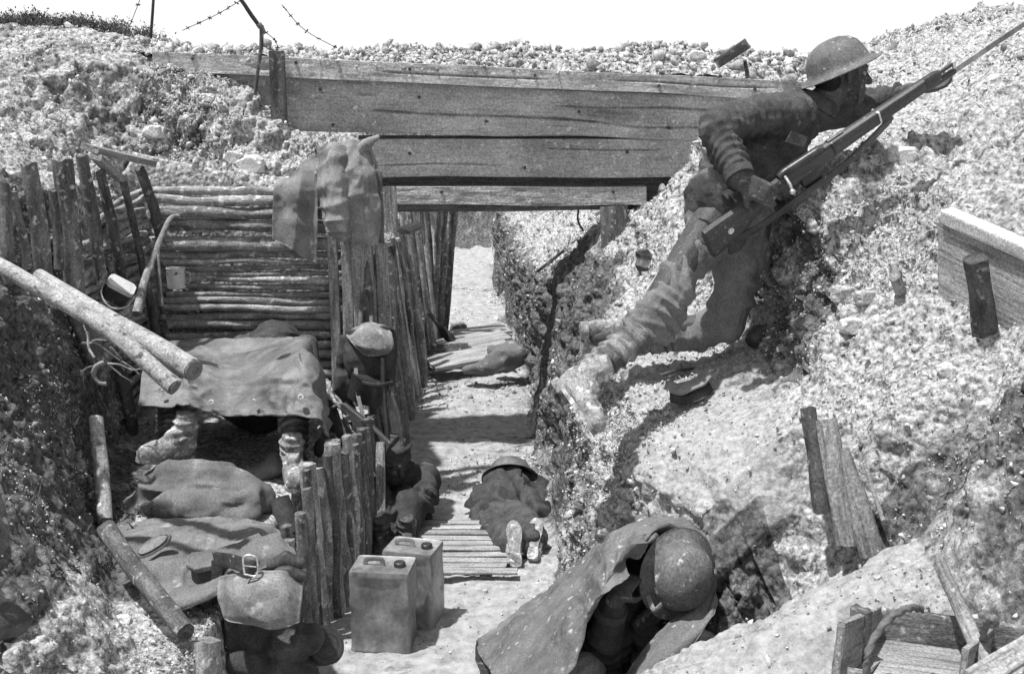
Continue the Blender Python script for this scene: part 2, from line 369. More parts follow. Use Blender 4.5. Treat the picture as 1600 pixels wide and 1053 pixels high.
def ground_mat():
    m = bpy.data.materials.new('chalk_soil'); m.use_nodes = True; t = m.node_tree; n = t.nodes; l = t.links
    b = n['Principled BSDF']; b.inputs['Roughness'].default_value = .95; b.inputs['Specular IOR Level'].default_value = .1
    tc = n.new('ShaderNodeTexCoord')
    def N(sc, det=8, ro=.65):
        x = n.new('ShaderNodeTexNoise'); x.inputs['Scale'].default_value = sc; x.inputs['Detail'].default_value = det; x.inputs['Roughness'].default_value = ro
        l.new(tc.outputs['Object'], x.inputs['Vector']); return x.outputs['Fac']
    def MR(v, a, b_, c, d):
        x = n.new('ShaderNodeMapRange'); x.inputs[1].default_value = a; x.inputs[2].default_value = b_; x.inputs[3].default_value = c; x.inputs[4].default_value = d
        l.new(v, x.inputs[0]); return x.outputs[0]
    def MATH(op, a, b_):
        x = n.new('ShaderNodeMath'); x.operation = op
        for i, v in enumerate((a, b_)):
            if isinstance(v, (int, float)): x.inputs[i].default_value = v
            else: l.new(v, x.inputs[i])
        return x.outputs[0]
    soil_shade = n.new('ShaderNodeAttribute'); soil_shade.attribute_name = 'soil_shade'
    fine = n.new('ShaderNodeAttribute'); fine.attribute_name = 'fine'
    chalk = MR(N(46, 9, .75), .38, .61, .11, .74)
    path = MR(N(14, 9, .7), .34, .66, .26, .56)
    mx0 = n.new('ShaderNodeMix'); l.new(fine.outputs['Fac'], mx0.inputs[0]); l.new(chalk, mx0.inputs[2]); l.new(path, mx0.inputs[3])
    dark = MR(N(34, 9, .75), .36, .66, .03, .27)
    k = MATH('ADD', soil_shade.outputs['Fac'], MR(N(5, 7, .7), .3, .7, -.6, .6)); k = MR(k, .3, .7, 0, 1)
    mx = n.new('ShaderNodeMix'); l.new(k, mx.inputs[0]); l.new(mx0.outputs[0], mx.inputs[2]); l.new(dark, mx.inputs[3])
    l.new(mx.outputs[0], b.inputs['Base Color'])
    bp = n.new('ShaderNodeBump'); bp.inputs['Strength'].default_value = .8; bp.inputs['Distance'].default_value = .012; l.new(N(55, 8, .75), bp.inputs['Height'])
    vo = n.new('ShaderNodeTexVoronoi'); vo.inputs['Scale'].default_value = 38; l.new(tc.outputs['Object'], vo.inputs['Vector'])
    bp2 = n.new('ShaderNodeBump'); bp2.invert = True; bp2.inputs['Distance'].default_value = .014
    l.new(MR(fine.outputs['Fac'], 0, 1, .75, .12), bp2.inputs['Strength']); l.new(vo.outputs['Distance'], bp2.inputs['Height']); l.new(bp.outputs[0], bp2.inputs['Normal'])
    l.new(bp2.outputs[0], b.inputs['Normal'])
    return m
GM = ground_mat()

# ---------------------------------------------------------------- the ground: one sheet, cut by the trench
# knots per station: L7 far, L6 crest, L5 wall top, L4 wall base, L3 step edge, L2 step foot | R0 floor edge, R1, R2, R3, R4, R5, R6 crest, R7 far
ST = [
 (-30, [(-60,2.1),(-6,2.2),(-2.4,1.9),(-1.3,.6),(-.9,.5),(-.75,.3), (.3,.3),(.5,.5),(.8,.6),(1.2,1.0),(2.2,1.9),(3.2,2.2),(6,2.3),(60,2.1)]),
 (1.0, [(-60,2.1),(-4.5,2.2),(-2.1,1.6),(-1.15,.5),(-.9,.48),(-.78,0), (.2,0),(.4,.35),(.7,.5),(1.15,.7),(1.5,1.1),(2.6,1.8),(5,2.4),(60,2.1)]),
 (2.45, [(-60,2.1),(-4,2.35),(-2.0,1.6),(-1.08,.5),(-.95,.48),(-.89,0), (.15,0),(.38,.38),(.7,.50),(1.15,.56),(1.42,1.15),(2.0,1.75),(4,2.5),(60,2.1)]),
 (2.9, [(-60,2.1),(-4,2.4),(-1.95,1.6),(-1.08,.5),(-.95,.48),(-.89,0), (.12,0),(.4,.52),(.8,.70),(1.15,.88),(1.36,1.36),(1.95,1.78),(4,2.6),(60,2.1)]),
 (3.05,[(-60,2.1),(-4,2.4),(-1.95,1.6),(-1.12,.5),(-.95,.48),(-.89,0), (.12,0),(.4,.48),(.8,.68),(1.18,.90),(1.42,1.34),(1.9,1.76),(4,2.6),(60,2.1)]),
 (3.22,[(-60,2.1),(-4,2.4),(-1.95,1.6),(-1.18,.5),(-.95,.48),(-.89,0), (.13,0),(.42,.22),(.75,.40),(1.0,.58),(1.28,1.0),(1.6,1.5),(3.9,2.65),(60,2.1)]),
 (3.42,[(-60,2.1),(-4,2.4),(-1.98,1.62),(-1.3,.5),(-.95,.48),(-.89,0), (.15,0),(.4,.25),(.80,.48),(.94,.62),(1.12,1.12),(1.5,1.42),(3.8,2.65),(60,2.1)]),
 (3.6, [(-60,2.1),(-4,2.42),(-2,1.65),(-1.38,.5),(-.95,.48),(-.89,0), (.17,0),(.38,.34),(.62,.74),(.93,1.04),(1.2,1.2),(1.52,1.52),(3.7,2.65),(60,2.1)]),
 (3.9, [(-60,2.1),(-4,2.42),(-2,1.68),(-1.5,.5),(-.95,.48),(-.89,0), (.18,0),(.30,.5),(.42,.80),(.95,1.06),(1.15,1.4),(1.55,1.76),(3.6,2.65),(60,2.1)]),
 (4.2, [(-60,2.1),(-3.8,2.42),(-2.02,1.68),(-1.66,.5),(-.95,.48),(-.89,0), (.19,0),(.27,.62),(.45,.90),(.98,1.10),(1.12,1.66),(1.7,1.90),(3.3,2.65),(60,2.1)]),
 (4.6, [(-60,2.1),(-3.6,2.44),(-2.06,1.7),(-1.84,.5),(-.88,.48),(-.80,0), (.20,0),(.30,.80),(.52,1.02),(.98,1.14),(1.10,1.78),(1.75,2.02),(3.2,2.66),(60,2.1)]),
 (5.2, [(-60,2.1),(-3.5,2.46),(-2.06,1.72),(-1.9,.5),(-.78,.48),(-.64,0), (.20,0),(.36,.92),(.62,1.22),(.84,1.48),(1.06,1.85),(1.9,2.10),(3.1,2.66),(60,2.1)]),
 (5.9, [(-60,2.1),(-3.3,2.5),(-2.04,1.72),(-1.98,.5),(-.76,.48),(-.68,0), (.20,0),(.42,.94),(.58,1.28),(.72,1.58),(1.0,1.93),(2.0,2.2),(3.1,2.66),(60,2.1)]),
 (6.06,[(-60,2.1),(-3.3,2.5),(-2.04,1.76),(-1.95,.5),(-.77,.48),(-.71,0), (.20,0),(.44,.94),(.60,1.28),(.76,1.58),(1.0,1.95),(2.0,2.22),(3.1,2.66),(60,2.1)]),
 (6.12,[(-60,2.1),(-3.3,2.5),(-2.04,1.84),(-1.5,1.72),(-.85,1.56),(-.76,0), (.18,0),(.36,1.0),(.60,1.34),(.80,1.58),(1.05,1.97),(2.0,2.24),(3.1,2.66),(60,2.1)]),
 (6.5, [(-60,2.1),(-3.2,2.52),(-2.1,2.38),(-1.45,2.2),(-1.02,1.72),(-.78,0), (.16,0),(.32,1.02),(.56,1.36),(.90,1.6),(1.2,2.0),(2.0,2.32),(3.0,2.66),(60,2.1)]),
 (7.0, [(-60,2.1),(-3.2,2.56),(-2.2,2.45),(-1.6,1.9),(-1.0,1.2),(-.80,0), (.14,0),(.26,1.0),(.50,1.30),(1.0,1.5),(1.5,2.1),(2.1,2.36),(3.0,2.68),(60,2.1)]),
 (8.0, [(-60,2.1),(-3.4,2.62),(-2.4,2.5),(-1.6,1.6),(-.98,1.12),(-.80,0), (.15,0),(.2,.84),(.50,1.12),(1.0,1.45),(1.5,2.1),(2.1,2.34),(3.0,2.68),(60,2.1)]),
 (9.5, [(-60,2.1),(-3.6,2.4),(-2.6,2.0),(-1.6,1.45),(-1.0,1.0),(-.80,0), (.05,0),(.1,.72),(.5,1.1),(1.0,1.5),(1.5,1.9),(2.2,2.2),(3.0,2.6),(60,2.1)]),
 (11,  [(-60,2.1),(-3.6,2.1),(-2.4,1.9),(-1.6,1.35),(-1.0,.5),(-.72,0), (-.06,0),(.0,.7),(.4,1.1),(1.0,1.5),(1.5,1.9),(2.2,2.1),(3.4,2.3),(60,2.1)]),
 (13,  [(-60,2.1),(-3.6,2.1),(-2.4,1.9),(-1.6,1.3),(-1.05,.4),(-.72,0), (-.2,0),(-.15,.8),(.3,1.15),(1.0,1.5),(1.5,1.9),(2.2,2.1),(3.4,2.2),(60,2.1)]),
 (17,  [(-60,2.1),(-3.6,2.1),(-2.4,1.9),(-1.7,1.2),(-1.25,.4),(-1.0,0), (-.3,0),(-.2,.7),(.3,1.2),(1.0,1.6),(1.5,1.9),(2.2,2.1),(3.4,2.1),(60,2.1)]),
 (18,  [(-60,2.1),(-3.6,2.1),(-2.4,2.0),(-1.7,1.5),(-1.25,.9),(-1.0,.7), (-.3,.7),(-.2,1.1),(.3,1.5),(1.0,1.9),(1.5,2.0),(2.2,2.1),(3.4,2.1),(60,2.1)]),
 (20,  [(-60,2.1),(-3.6,2.1),(-2.4,2.05),(-1.7,2.0),(-1.25,1.9),(-1.0,1.85), (-.3,1.85),(-.2,1.9),(.3,1.95),(1.0,2.0),(1.5,2.05),(2.2,2.1),(3.4,2.1),(60,2.1)]),
 (120, [(-60,2.1),(-3.6,2.1),(-2.4,2.1),(-1.7,2.1),(-1.25,2.1),(-1.0,2.1), (-.3,2.1),(-.2,2.1),(.3,2.1),(1.0,2.1),(1.5,2.1),(2.2,2.1),(3.4,2.1),(60,2.1)]),
]
CNT = [10, 100, 95, 70, 34, 72, 72, 58, 56, 62, 80, 120, 14]
def packed(p):
    "1 where the earth is loose, lower where it is trodden or dug smooth"
    return .50+.50*np.clip(.55+2.2*(noise(p*1.15+31, 91)+.4*noise(p*3.1+3, 92)), 0, 1)
def cells(p):
    "nearest two cell centres: distances, a random number per cell, and a tilt term"
    i = np.floor(p).astype(np.int64); n = len(p); d1 = np.full(n, 9.); d2 = np.full(n, 9.); r1 = np.zeros(n); t1 = np.zeros(n)
    for a in (-1, 0, 1):
        for b in (-1, 0, 1):
            for c in (-1, 0, 1):
                j, k, l = i[:, 0]+a, i[:, 1]+b, i[:, 2]+c
                o = np.stack([j+.5+.45*_h(j, k, l, 3), k+.5+.45*_h(j, k, l, 4), l+.5+.45*_h(j, k, l, 5)], 1); v = p-o; d = np.sqrt((v*v).sum(1))
                h = _h(j, k, l, 6)*.5+.5; t = (v*np.stack([_h(j, k, l, 7), _h(j, k, l, 8), _h(j, k, l, 9)], 1)).sum(1)
                m = d < d1; d2 = np.where(m, d1, np.minimum(d2, d)); r1 = np.where(m, h, r1); t1 = np.where(m, t, t1); d1 = np.where(m, d, d1)
    return d1, d2, r1, t1
def build_ground():
    ys = [-30, -10, -3, 0, 1, 1.6]; y = 1.9
    while y < 20.2: ys.append(y); y += .0055 if 3.08 < y < 3.66 else .009 if 6.0 < y < 6.6 else max(.010, y*.0031)
    ys += [22, 26, 32, 45, 70, 120]; ys = A(ys)
    sy = A([s[0] for s in ST]); K = A([s[1] for s in ST])       # stations x knots x 2
    # smoothstep between stations
    i = np.clip(np.searchsorted(sy, ys, side='right')-1, 0, len(sy)-2); f = (ys-sy[i])/(sy[i+1]-sy[i]); f = f*f*(3-2*f)*.5+f*.5
    Kn = K[i]*(1-f)[:, None, None]+K[i+1]*f[:, None, None]
    t = []; seg = []
    for k, c in enumerate(CNT):
        t += list(k+np.arange(c)/c); seg += [k]*c
    t.append(len(CNT)); seg.append(len(CNT)-1); t = A(t); seg = np.array(seg)
    j = np.minimum(t.astype(int), len(CNT)-1); g = t-j
    XZ = Kn[:, j]*(1-g)[None, :, None]+Kn[:, j+1]*g[None, :, None]
    # round the corners
    core = slice(10, len(t)-14)
    for _ in range(10):
        a = XZ[:, 9:len(t)-15]; b = XZ[:, core]; c = XZ[:, 11:len(t)-13]
        XZ[:, core] = .25*a+.5*b+.25*c
    ny, nx = XZ.shape[:2]
    V = np.zeros((ny, nx, 3)); V[..., 0] = XZ[..., 0]; V[..., 1] = ys[:, None]; V[..., 2] = XZ[..., 1]
    du = np.gradient(V, axis=0); dv = np.gradient(V, axis=1); N = np.cross(dv, du); N /= np.linalg.norm(N, axis=2)[..., None]+1e-12
    flat = V.reshape(-1, 3); Nf = N.reshape(-1, 3)
    SG = np.broadcast_to(seg[None], (ny, nx)).ravel(); TT = np.broadcast_to(t[None], (ny, nx)).ravel(); Yf = flat[:, 1]
    floor = np.exp(-((TT-5.5)/.55)**4)*(Yf < 16.4)
    step = np.exp(-((TT-3.5)/.5)**4)*(Yf < 6.05)
    face = (SG == 1)*0.
    near = (Yf > 1)&(Yf < 25)
    rough = (1-.88*floor)*(1-.6*step)
    shelf = np.exp(-((TT-8.45)/.6)**4)*(Yf > 3.5)*(Yf < 4.9)
    rough *= 1-.65*shelf
    mound = np.exp(-((TT-8)/1.1)**4)*(Yf > 2)*(Yf < 3.12); rough *= 1-.5*mound
    trav = ((Yf > 5.95)&(Yf < 6.13)&(TT > 2)&(TT < 4.5)); rough = np.where(trav, .12, rough)
    stk = ((TT > 3.9)&(TT < 5.05)); rough = np.where(stk, .15, rough)
    d = np.zeros(len(flat)); q = flat[near]
    big = fbm(q*1.6, 2, 1)*.055
    med = fbm(q*5.5, 3, 11)*.034
    bil = (np.abs(noise(q*13, 21))*2-.7)*.021+(np.abs(noise(q*27+5, 23))*2-.7)*.012
    fin = fbm(q*62, 2, 31)*.0055
    # undercut hollows and ledges
    hol = -np.clip(noise(q*A((3.2, 3.2, 6))+7, 41)-.25, 0, 1)*.10
    ledge = ((TT > 6.3)&(TT < 8.3)&(Yf > 3.1)&(Yf < 3.95)); rn = rough[near]*np.where(ledge[near], 1.25, packed(q))
    d[near] = big*rn**.7+med*rn+bil*rn+fin*(.35+.65*rn)+hol*rn**2+.016*fbm(q*7, 3, 51)*(1-rn)+.004*(1-2*np.abs(noise(q*19, 52)))*(1-rn)
    flat = flat+Nf*d[:, None]
    # broken clods: cells of two sizes with their own height and tilt, gaps between
    q0 = flat[near]; cl = np.zeros(len(q0)); jag = fbm(q0*9, 2, 88)
    for sc, am, tl, gp in ((7., .036, .30, .014), (16., .016, .32, .007), (36., .007, .30, .003)):
        f1_, f2_, rr_, dt_ = cells(q0*sc+jag[:, None]*.22)
        msk = np.clip(.5+1.3*noise(q0*1.9+sc, int(sc)), .12, 1.)
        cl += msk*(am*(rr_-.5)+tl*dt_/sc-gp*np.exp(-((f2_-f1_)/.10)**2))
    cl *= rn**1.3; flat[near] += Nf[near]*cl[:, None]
    soil_shade = np.zeros(len(flat)); sh_ = np.zeros(len(flat)); sh_[near] = np.clip(-cl*12, 0, .35); soil_shade += sh_  # darker tone where clods sink and in the gaps between them
    soil_shade += .95*np.exp(-((TT-6.6-.35*(np.clip((Yf-5)/1, 0, 1)-np.clip((Yf-7.4)/.8, 0, 1)))/(.62+.4*(np.clip((Yf-5)/1, 0, 1)-np.clip((Yf-7.4)/.8, 0, 1))))**4)*np.clip((Yf-4.3)/1.0, 0, 1)*(Yf < 15)   # lower right wall: dark damp earth, its shade painted in too
    soil_shade += .80*((TT > 1.6)&(TT < np.where(Yf < 3.45, 2.78, 3.25)))*(Yf < 5.0)                                  # dug-out earth on the left, darkened also for its shaded side
    soil_shade += .62*((TT > 6)&(TT < 8.6))*(Yf > 3.08)*(Yf < 3.55)+.35*((TT > 6)&(TT < 7.2))*(Yf > 3.5)*(Yf < 5)+.30*((TT > .4)&(TT < 2.8))*(Yf > 6.15)*(Yf < 9)
    soil_shade += .62*np.exp(-((TT-9.8)/.8)**4)*(Yf < 3.3)*(Yf > 2.0)
    soil_shade += .55*((TT > .6)&(TT < 1.7))*np.clip((Yf-7.6)/.5, 0, 1)*(Yf < 9)
    soil_shade += .45*((TT > 9)&(TT < 9.95))*(Yf > 3.95)*(Yf < 5.2)
    soil_shade += .25*((TT > 2)&(TT < 3))*(Yf > 5)*(Yf < 6)
    soil_shade += .8*((Yf > 16.6)&(Yf < 20))
    soil_shade += .22*np.clip((hol_full(flat)), 0, 1)
    fine = np.clip(floor+.6*shelf+.75*mound, 0, 1)
    idx = np.arange(ny*nx).reshape(ny, nx)
    F = np.stack([idx[:-1, :-1], idx[:-1, 1:], idx[1:, 1:], idx[1:, :-1]], -1).reshape(-1, 4)
    me = mesh('ground', flat, F, None, True, None, {'soil_shade': np.clip(soil_shade, 0, 1.2), 'fine': fine})
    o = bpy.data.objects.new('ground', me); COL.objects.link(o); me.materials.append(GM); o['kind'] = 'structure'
    return flat, F, Nf, TT, floor, step, rough, soil_shade
def hol_full(p):
    return noise(p*2.3+40, 77)
GV, GF, GN, GT, Gfloor, Gstep, Grough, Gsoil_shade = build_ground()
near = (GV[GF[:, 0], 1] > 1.5)&(GV[GF[:, 0], 1] < 20)&(np.abs(GV[GF[:, 0], 0]) < 5)
BVH = BVHTree.FromPolygons(GV.tolist(), GF[near].tolist())
def hit(px, py):
    h = BVH.ray_cast(Vector((0, 0, CAMZ)), ray(px, py).normalized())
    return h[0] if h[0] else P(px, py, 5)
def gz(x, y, top=4.):
    h = BVH.ray_cast(Vector((x, y, top)), Vector((0, 0, -1))); return h[0].z if h[0] else 0.

# rubble: thousands of loose lumps of chalk lying on the ground
def hulls(k, npt, seed):
    import bmesh
    out = []; rg = np.random.default_rng(seed)
    for v in range(k):
        b = bmesh.new(); q = rg.normal(size=(npt, 3)); q /= np.linalg.norm(q, axis=1)[:, None]; q *= rg.uniform(.75, 1.15, (npt, 1))*rg.uniform(.45, 1.2, 3)
        for p in q: b.verts.new(p)
        r = bmesh.ops.convex_hull(b, input=b.verts); bmesh.ops.delete(b, geom=[g for g in r['geom_interior'] if isinstance(g, bmesh.types.BMVert)], context='VERTS')
        bmesh.ops.triangulate(b, faces=b.faces); b.verts.index_update()
        out.append((A([v_.co[:] for v_ in b.verts]), np.array([[x.index for x in f.verts] for f in b.faces]))); b.free()
    return out
def rubble(name, n, npt, smin, smax, pw, seed, wfun=None, sink=.25, src=None, m='rock', k=14, label=None):
    rg = np.random.default_rng(seed)
    V, N, W = (GV, GN, wfun()) if src is None else src
    W = W/W.sum(); pick = rg.choice(len(V), n, p=W)
    s = smin*(smax/smin)**(rg.random(n)**pw); s = s*np.clip(V[pick][:, 1]/5, .65, 1.8)
    an = rg.random((n, 3))*6.283; ca, sa = np.cos(an), np.sin(an)
    def rot(i, j, c, s_):
        m_ = np.zeros((n, 3, 3)); m_[:, 0, 0] = m_[:, 1, 1] = m_[:, 2, 2] = 1; m_[:, i, i] = c; m_[:, j, j] = c; m_[:, i, j] = -s_; m_[:, j, i] = s_; return m_
    Rm = rot(0, 1, ca[:, 0], sa[:, 0])@rot(0, 2, ca[:, 1], sa[:, 1])@rot(1, 2, ca[:, 2], sa[:, 2])
    Cn = V[pick]+N[pick]*(s*(.5-sink))[:, None]+rg.normal(size=(n, 3))*.006
    which = rg.integers(0, k, n); XS = []; FS = []; o = 0
    for v, (bv, bf) in enumerate(hulls(k, npt, seed+100)):
        q = np.where(which == v)[0]
        X = np.einsum('nij,kj->nki', Rm[q]*s[q][:, None, None], bv)+Cn[q][:, None]
        F = bf[None]+(np.arange(len(q))*len(bv))[:, None, None]+o; XS.append(X.reshape(-1, 3)); FS.append(F.reshape(-1, 3)); o += len(q)*len(bv)
    X = np.vstack(XS); me = mesh(name, X, np.vstack(FS), X, False); ob = bpy.data.objects.new(name, me); COL.objects.link(ob); me.materials.append(M_[m]); ob['kind'] = 'stuff'
    return ob
def wg():
    Y = GV[:, 1]; area = 1.0
    ok = (Y > 2.2)&(Y < 13)&(np.abs(GV[:, 0]) < Y*.48+.1)
    clump = np.clip(.5+.9*noise(GV*2.2, 61)+.4*noise(GV*6, 62), .06, 1.6)
    w_ = ok*clump*packed(GV)**2.5*(1-.88*Gfloor)*(1-.7*Gstep)*(1-.55*np.clip(Gsoil_shade, 0, 1))*np.where((Y > 5)&(GT > 6)&(GT < 8), .25, 1)
    trav = (Y > 5.9)&(Y < 6.15)&(GT > 2)&(GT < 4.6); w_ = w_*(~trav)
    stk = (GT > 4.0)&(GT < 5.0); w_ = w_*np.where(stk, .05, 1)
    return w_+1e-12
rubble('rubble', 150000, 7, .0025, .012, 1.6, 1, wg, sink=.45)
rubble('rubble', 8000, 11, .009, .034, 2.2, 2, wg, sink=.55)
#@@OBJECTS
# ================================================================ BRIDGE
YB = 6.6
def pw(p, Y): return P(p[0], p[1], Y)
def beam_px(name, parent, tl, tr, bl, br, Y, th, seed, matk='beam', label=None, n=130, m=26, crack=None, wav=.006):
    "squared baulk whose front face has these corners in the view"
    a, b, c, d = P(*tl, Y), P(*tr, Y), P(*bl, Y), P(*br, Y)
    n_ = n; u = np.linspace(0, 1, n_)
    L = (b-a).length
    sec = rrect(1, 1, m, .02); V = []; T = []
    for i, f in enumerate(u):
        top = A(a.lerp(b, f)); bot = A(c.lerp(d, f)); h = np.linalg.norm(top-bot); zt, zb = top, bot
        wt = wav*noise(A([[f*L*1.7+seed, .3, .1]]), seed)[0]; wb = wav*1.6*noise(A([[f*L*2.1+seed, .7, .1]]), seed+1)[0]
        for x, y in sec:                 # x across height, y in depth
            g = x+.5; p = zb*(1-g)+zt*g; p = p+A((0, (y+.5)*th, 0)); p[2] += wt*g+wb*(1-g)
            V.append(p); T.append((f*L, (g-.5)*h, y*th))
    V = A(V); T = A(T); mm = len(sec)
    V[:, 1] += .0022*fbm(T*A((6, 34, 3))+seed, 3, seed)+.003*fbm(T*A((9, 12, 5))+seed, 3, seed)-.012*np.clip(noise(T*A((5, 16, 3))+seed*3, seed)-.45, 0, 1); 
    if crack:
        front = (T[:, 2] < -th*.44)
        for pts, wd, dp in crack:        # groove along the front face, pts in (0..1 length, 0..1 height)
            xs = [p[0]*L for p in pts]; hh = np.interp(T[:, 0], xs, [p[1]-.5 for p in pts], left=9, right=9)
            h_ = np.abs(A(a)-A(c)).max(); dd = np.abs(T[:, 1]-hh*h_)
            e_ = np.clip(np.minimum(T[:, 0]-xs[0], xs[-1]-T[:, 0])/.07, 0, 1); V[:, 1] += front*dp*e_*np.exp(-(dd/(wd*(.6+.4*e_)))**2)
    F = []
    for i in range(n_-1):
        for j in range(mm):
            k = (j+1) % mm; F.append((i*mm+j, (i+1)*mm+j, (i+1)*mm+k, i*mm+k))
    F.append(tuple(range(mm))); F.append(tuple(reversed(range((n_-1)*mm, n_*mm))))
    return part(name, (V, F, T+seed), M_[matk], parent, label)
br = thing('timber_bridge', 'low bridge of four heavy squared timbers spanning the trench, loaded with rubble on top', 'bridge', tuple(P(800, 320, YB)))
beam_px('beam', br, (238, 80), (1262, 128), (238, 112), (1262, 158), YB-.09, .30, 3, m=30, label='long top timber with straight edges', wav=.005, crack=[([(.35, .5), (.45, .45), (.6, .5)], .004, .02), ([(.15, .4), (.17, .42), (.19, .4)], .015, .02), ([(.70, .6), (.85, .55), (.95, .6)], .004, .015)])
for q_, (x_, y_) in enumerate([(300, 92), (462, 98), (640, 108), (836, 118), (1030, 134), (1180, 140), (500, 140), (520, 195), (655, 152), (760, 190), (905, 175), (1045, 200), (1120, 172), (640, 240), (820, 262), (980, 238), (690, 300), (958, 300)]):
    yy = YB-.10 if y_ < 145 and (y_ < 112+(x_-260)*.045) else (YB-.03 if y_ < 216 else YB-.012)
    p_ = P(x_, y_, yy); part('nail', lathe([(0, .006), (.007, .005), (.009, 0), (.009, -.02), (0, -.02)], 10, frame(p_, Vector((1, 0, 0)), Vector((0, -1, 0)))), M_['steel'], br)
beam_px('beam', br, (250, 108), (1240, 157), (250, 200), (1240, 222), YB-.02, .22, 5, m=60, label='broadest timber, with a long split and a broken knot hole',
        crack=[([(.30, .70), (.34, .68), (.30, .45), (.42, .40), (.55, .42), (.70, .35)], .006, .03), ([(.66, .52), (.69, .50), (.72, .48), (.76, .50)], .028, .10), ([(.62, .62), (.68, .60), (.80, .66), (.9, .62)], .006, .03), ([(.60, .42), (.75, .30), (.9, .36), (1, .4)], .005, .02)])
beam_px('beam', br, (560, 218), (1130, 216), (560, 279), (1130, 276), YB, .2, 7, m=44, wav=.009, crack=[([(.05, .3), (.2, .34), (.4, .30)], .004, .02), ([(.5, .75), (.7, .7), (.85, .72)], .004, .02), ([(.60, .45), (.62, .47), (.64, .45)], .02, .02)])
beam_px('beam', br, (600, 292), (1010, 292), (600, 320), (1010, 322), YB-.01, .16, 9, label='narrow lowest timber')
beam_px('backing_board', br, (560, 212), (1060, 212), (560, 329), (1040, 329), YB+.21, .05, 12, 'board')
# strut and peg leaning on the front of the bridge at the left
solo('squared_peg', plank(P(436, 190, YB-.13), P(432, 80, YB-.13), .085, .05, seed=8, amp=.004), M_['stake'], 'short dark squared peg nailed upright across the left end of the bridge', 'wooden peg')
# heap of loose rubble along the top of the bridge
def bank_top():
    nx, ny = 260, 70; X = np.linspace(-2.6, 2.35, nx); Yv = np.linspace(6.52, 7.1, ny); V = np.zeros((ny, nx, 3))
    for j, y in enumerate(Yv):
        f = (y-6.52)/(7.1-6.52); zt = np.interp(X, [-2.6, -2.04, 1.65, 2.35], [2.40, 2.385, 2.225, 2.24])
        h = .045*np.sin(min(1, f*2.6)*math.pi/2)+.085*np.exp(-((f-.4)/.25)**2)-.5*max(0, f-.6)**1.2
        V[j, :, 0] = X; V[j, :, 1] = y; V[j, :, 2] = zt+h*(.12+.88*np.clip((X+1.5)/2.4, 0, 1))+.005
    q = V.reshape(-1, 3); q[:, 2] += .030*fbm(q*5, 3, 3)+.015*np.abs(noise(q*15, 4))+.005*noise(q*50, 6)
    front = q[:, 1] < 6.56; q[front, 2] -= .03
    idx = np.arange(nx*ny).reshape(ny, nx); F = np.stack([idx[:-1, :-1], idx[:-1, 1:], idx[1:, 1:], idx[1:, :-1]], -1).reshape(-1, 4)
    me = mesh('earth_cover', q, F, None, True, None, {'soil_shade': q[:, 0]*0+.05, 'fine': q[:, 0]*0}); o = bpy.data.objects.new('earth_cover', me); COL.objects.link(o); me.materials.append(GM); o['kind'] = 'structure'
    return q
bt = bank_top()
Wt = np.where((bt[:, 1] < 7.05), .3+np.clip(noise(bt*3, 9)+.3, 0, 1), 0)+1e-9
rubble('rubble', 9000, 9, .005, .022, 1.4, 21, src=(bt, np.tile(A((0, 0, 1.)), (len(bt), 1)), Wt))
rubble('rubble', 700, 14, .015, .045, 2.4, 22, src=(bt, np.tile(A((0, 0, 1.)), (len(bt), 1)), Wt))

# ================================================================ LOG WALL of the traverse (faces the camera)
YL = 5.98
lw = thing('log_wall', 'wall of stacked horizontal branches facing the camera behind the covered sleeper', 'log wall', tuple(P(390, 600, YL)))
rows = [(300, 6), (314, 8), (333, 8.5), (353, 9.5), (380, 10.5), (397, 6), (408, 4.5), (417, 4.5), (427, 4.5), (437, 5), (448, 5), (459, 5.5), (470, 5), (481, 5.5), (493, 6.5), (507, 8), (523, 6.5), (537, 6), (551, 7.5), (567, 6.5), (582, 7.5), (600, 8), (618, 7.5), (638, 8), (658, 8)]
rl = random.Random(5)
for i, (y, r) in enumerate(rows):
    r_ = r*YL/FPX; xl = 238+rl.uniform(-6, 8)+(18 if y > 400 else 0)+(0 if y < 560 else -30); tilt = rl.uniform(-3, 5)
    part('log', log(P(xl, y-tilt, YL+rl.uniform(-.01, .02)), P(532+rl.uniform(-4, 10), y+tilt*.6+2, YL+rl.uniform(-.01, .02)), r_*rl.uniform(.9, 1.1), r_*rl.uniform(.8, 1.1), seed=50+i, bend=.009, m=14, amp=r_*.16, n=70), M_['bark'], lw)
for i, (x, y0, y1) in enumerate([(352, 470, 640), (455, 560, 660)]):
    part('stake', log(P(x, y1, YL-.06), P(x-3, y0+70, YL-.05), .02, .018, seed=90+i), M_['stake'], lw)

